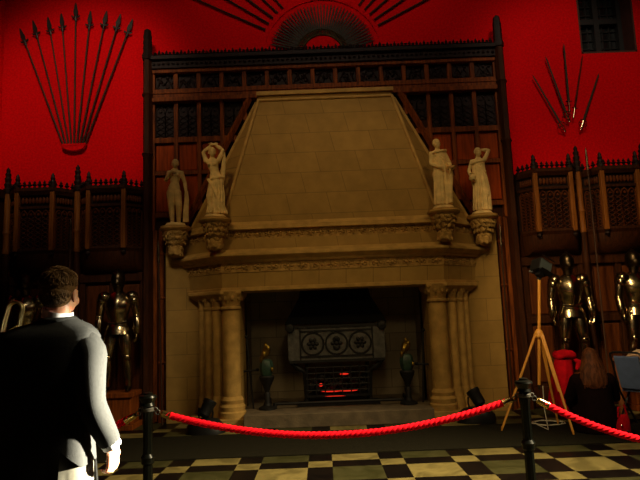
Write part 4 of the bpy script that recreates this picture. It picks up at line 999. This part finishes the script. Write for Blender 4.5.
def sleeve(sh, el, wr, name):
    k = MB(); d = (wr-el).normalized(); e = wr - d*.005; q = 1 if sh.x > 0 else -1
    k.tube([sh+Vector((-q*.060,0,.028)), sh+Vector((-q*.02,0,.018)), sh+Vector((q*.012,0,-.02)), sh*.72+el*.28, (sh+el)/2, sh*.2+el*.8, el, el*.75+wr*.25, (el+wr)/2, el*.2+wr*.8, e],
           [.060,.080,.083,.080,.073,.067,.065,.063,.058,.052,.050], 24)
    return k.build(name, M_navy, jk, subsurf=1)
slv = sleeve(RS, RE, RW, 'sleeve'); sleeve(LS, LE, LW, 'sleeve')
k = MB(); d = (RW-RE).normalized()
for i in range(4):
    p = RW - d*(.03+.022*i); k.ell(p + Vector((-.004,-.052-.002*i,.012)), (.0075,.004,.0075), 8, 6)
k.build('cuff_button', M_button, slv)
k = MB(); k.tube([RW-d*.03, RW+d*.003], [.043,.043], 20); k.build('shirt_cuff', M_shirt, MP)
# shirt collar
k = MB(); rs = []
for z, r_ in ((1.525,.066),(1.578,.064),(1.585,.067),(1.53,.072)): rs.append([(NX+r_*math.cos(2*PI*j/40), .006+(r_+.002)*math.sin(2*PI*j/40), z + .012*(math.sin(2*PI*j/40)) - .016*math.cos(2*PI*j/40)) for j in range(40)])
k.rings(rs, caps=False); k.build('shirt_collar', M_shirt, MP, smooth=60)
FR = [(1.535,.082),(1.508,.102),(1.482,.118),(1.455,.124),(1.41,.127),(1.36,.131),(1.30,.134),(1.24,.135),(1.20,.135)]
def strip(name, fa, fb, off, ma, par):                  # a strip of cloth lying on the front of the chest
    k = MB(); k.rings([[(fa(z), y+off-.004, z), (fb(z), y+off-.004, z), (fb(z), y+off+.003, z), (fa(z), y+off+.003, z)] for z, y in FR]); k.build(name, ma, par)
w_ = lambda z: .010+.062*(z-1.2)/.335
strip('shirt_front', lambda z: NX*(z-1.2)/.335-w_(z), lambda z: NX*(z-1.2)/.335+w_(z), .004, M_shirt, MP)
for q in (-1, 1):
    strip('lapel', lambda z: NX*(z-1.2)/.335+q*w_(z)*.9, lambda z: NX*(z-1.2)/.335+q*(w_(z)+.006+.055*math.sin(PI*min(1,(z-1.19)/.36))), .009, M_navy, jk)
# trousers
k = MB()
k.rings([elli((0,0,1.06),.178,.122), elli((0,0,.98),.192,.132), elli((0,0,.90),.200,.138), elli((0,0,.82),.195,.135), elli((0,0,.78),.17,.12)])
for q in (-1, 1): k.tube([(q*.10,0,.90),(q*.105,.01,.70),(q*.11,.02,.50),(q*.115,.0,.25),(q*.118,-.01,.05)], [.112,.105,.088,.083,.088], 20)
k.build('trousers', M_trouser, MP, remesh=.010, relax=3)
for q in (-1, 1):
    k = MB(); k.tube([(q*.115,-.07,.045),(q*.115,.05,.048),(q*.125,.15,.04),(q*.13,.20,.034)], [.043,.047,.043,.03], 14, flat=.95, round_=True); k.box(q*.118-.04,q*.118+.04,-.10,.21,.0,.018); k.build('shoe', M_leather, MP)
# hair: cap plus short tufts
k = MB(); Q = Matrix.Rotation(R(-10),3,'Z')
k.ell((NX+.003,-.010,1.700),(.0835,.090,.0845),20,14,Q); k.ell(Vector((NX+.003,.0,1.735))+Q@Vector((0,.035,0)),(.070,.062,.045),18,12,Q); k.ell((NX+.0,-.026,1.662),(.0745,.072,.074),18,12,Q)
rr = random.Random(4)
for i in range(1500):
    a = rr.uniform(0, 2*PI); ph = (rr.uniform(.55, 1.45) if math.sin(a) > .35 else rr.uniform(-.15, 1.45)) if math.sin(a) > -.2 else rr.uniform(-.75, 1.45)
    nrm = Vector((math.cos(ph)*math.cos(a), math.cos(ph)*math.sin(a), math.sin(ph)))
    if ph < 0: p = Vector((NX-.0,-.026,1.662)) + Q @ Vector((nrm.x*.0745, nrm.y*.072, nrm.z*.074))
    else: p = Vector((NX+.003,-.010,1.700)) + Q @ Vector((nrm.x*.0835, nrm.y*(.100 if nrm.y > 0 else .090), nrm.z*.0845))
    nrm = Q @ nrm
    g = Vector((rr.uniform(-.25,.25), .5 if nrm.z > .75 else rr.uniform(-.25,.25), -.9)); tdir = (g - nrm*g.dot(nrm)).normalized() + nrm*rr.uniform(.02,.16)
    L = .022 if ph > .3 else .014
    k.tube([p - nrm*.003, p + tdir*L*.5 + nrm*.0006, p + tdir*L + nrm*(.002 if ph > .5 else -.004)], [.0026,.0020,.0005], 5)
k.build('hair', M_hair, MP)

# ------------------------------------------------------------------ light
def look(o, tgt): o.rotation_euler = (Vector(tgt)-o.location).to_track_quat('-Z', 'Y').to_euler()
def spot(name, loc, tgt, W, col, ang, blend=.5, size=.3):
    l = bpy.data.lights.new(name, 'SPOT'); l.energy = W; l.color = col; l.spot_size = R(ang); l.spot_blend = blend; l.shadow_soft_size = size
    o = bpy.data.objects.new(name, l); COL.objects.link(o); o.location = loc; look(o, tgt); return o
def area(name, loc, tgt, W, col, sx, sy, spread=180):
    l = bpy.data.lights.new(name, 'AREA'); l.shape = 'RECTANGLE'; l.size = sx; l.size_y = sy; l.energy = W; l.color = col; l.spread = R(spread)
    o = bpy.data.objects.new(name, l); COL.objects.link(o); o.location = loc; look(o, tgt); return o
WARM = (1, .70, .31)
spot('sunbeam', (5.6, 5.0, 1.70), (-1.03, 2.74, .99), 88000, (1, .93, .68), 10.0, .8, .10)
area('window_daylight', (5.7, 3.9, 5.2), (1.2, 4.7, .5), 250, (1, .82, .48), 1.4, 2.6, 56)
spot('hood_lamp', (-2.2, 2.9, 7.6), (.25, 9, 2.7), 330, WARM, 42, .6, .4)
spot('hood_lamp', (2.6, 3.0, 7.4), (.7, 9, 1.7), 200, WARM, 46, .6, .4)
spot('wall_wash', (-2.6, 4.0, 8.6), (-4.0, 9.5, 5.2), 660, (1, .8, .6), 40, .8, .4)
spot('wall_wash', (3.2, 4.0, 8.6), (4.4, 9.5, 5.2), 420, (1, .8, .6), 40, .8, .4)
spot('wall_wash', (.2, 5.0, 9.0), (.2, 9.5, 7.0), 200, (1, .8, .6), 80, .8, .4)
area('armour_lamp', (1.3, 4.6, 4.6), (4.3, 9.0, 1.4), 20, (1, .74, .38), .5, 3.0, 45)
spot('armour_lamp', (-1.4, 4.4, 5.6), (-3.1, 9.0, 1.6), 320, (1, .84, .6), 26, .7, .3)
spot('hearth_fill', (.4, 3.2, 4.0), (.17, 9.2, 1.0), 85, (1, .74, .38), 34, .6, .3)  # unseen fill light added to brighten the inside of the fire chamber
spot('barrier_lamp', (.6, 4.3, 7.2), (.4, 5.4, .3), 330, (1, .80, .46), 54, .7, .4)

Wd = bpy.data.worlds.new('World'); S.world = Wd; Wd.use_nodes = True
Wd.node_tree.nodes['Background'].inputs[0].default_value = (.9, .7, .5, 1); Wd.node_tree.nodes['Background'].inputs[1].default_value = .004

# ------------------------------------------------------------------ camera
cd = bpy.data.cameras.new('camera'); cam = bpy.data.objects.new('camera', cd); COL.objects.link(cam)
cd.sensor_width = 36; cd.sensor_fit = 'HORIZONTAL'; cd.lens = 583/640*36; cd.clip_start = .05
cam.matrix_world = Matrix.Translation((0, 0, 1.5)) @ Matrix.Rotation(PI/2+R(7.6), 4, 'X') @ Matrix.Rotation(R(-2.2), 4, 'Z')
S.camera = cam
S.view_settings.view_transform = 'Standard'; S.view_settings.look = 'None'; S.view_settings.gamma = 1; S.view_settings.exposure = 0
S.view_settings.use_curve_mapping = False
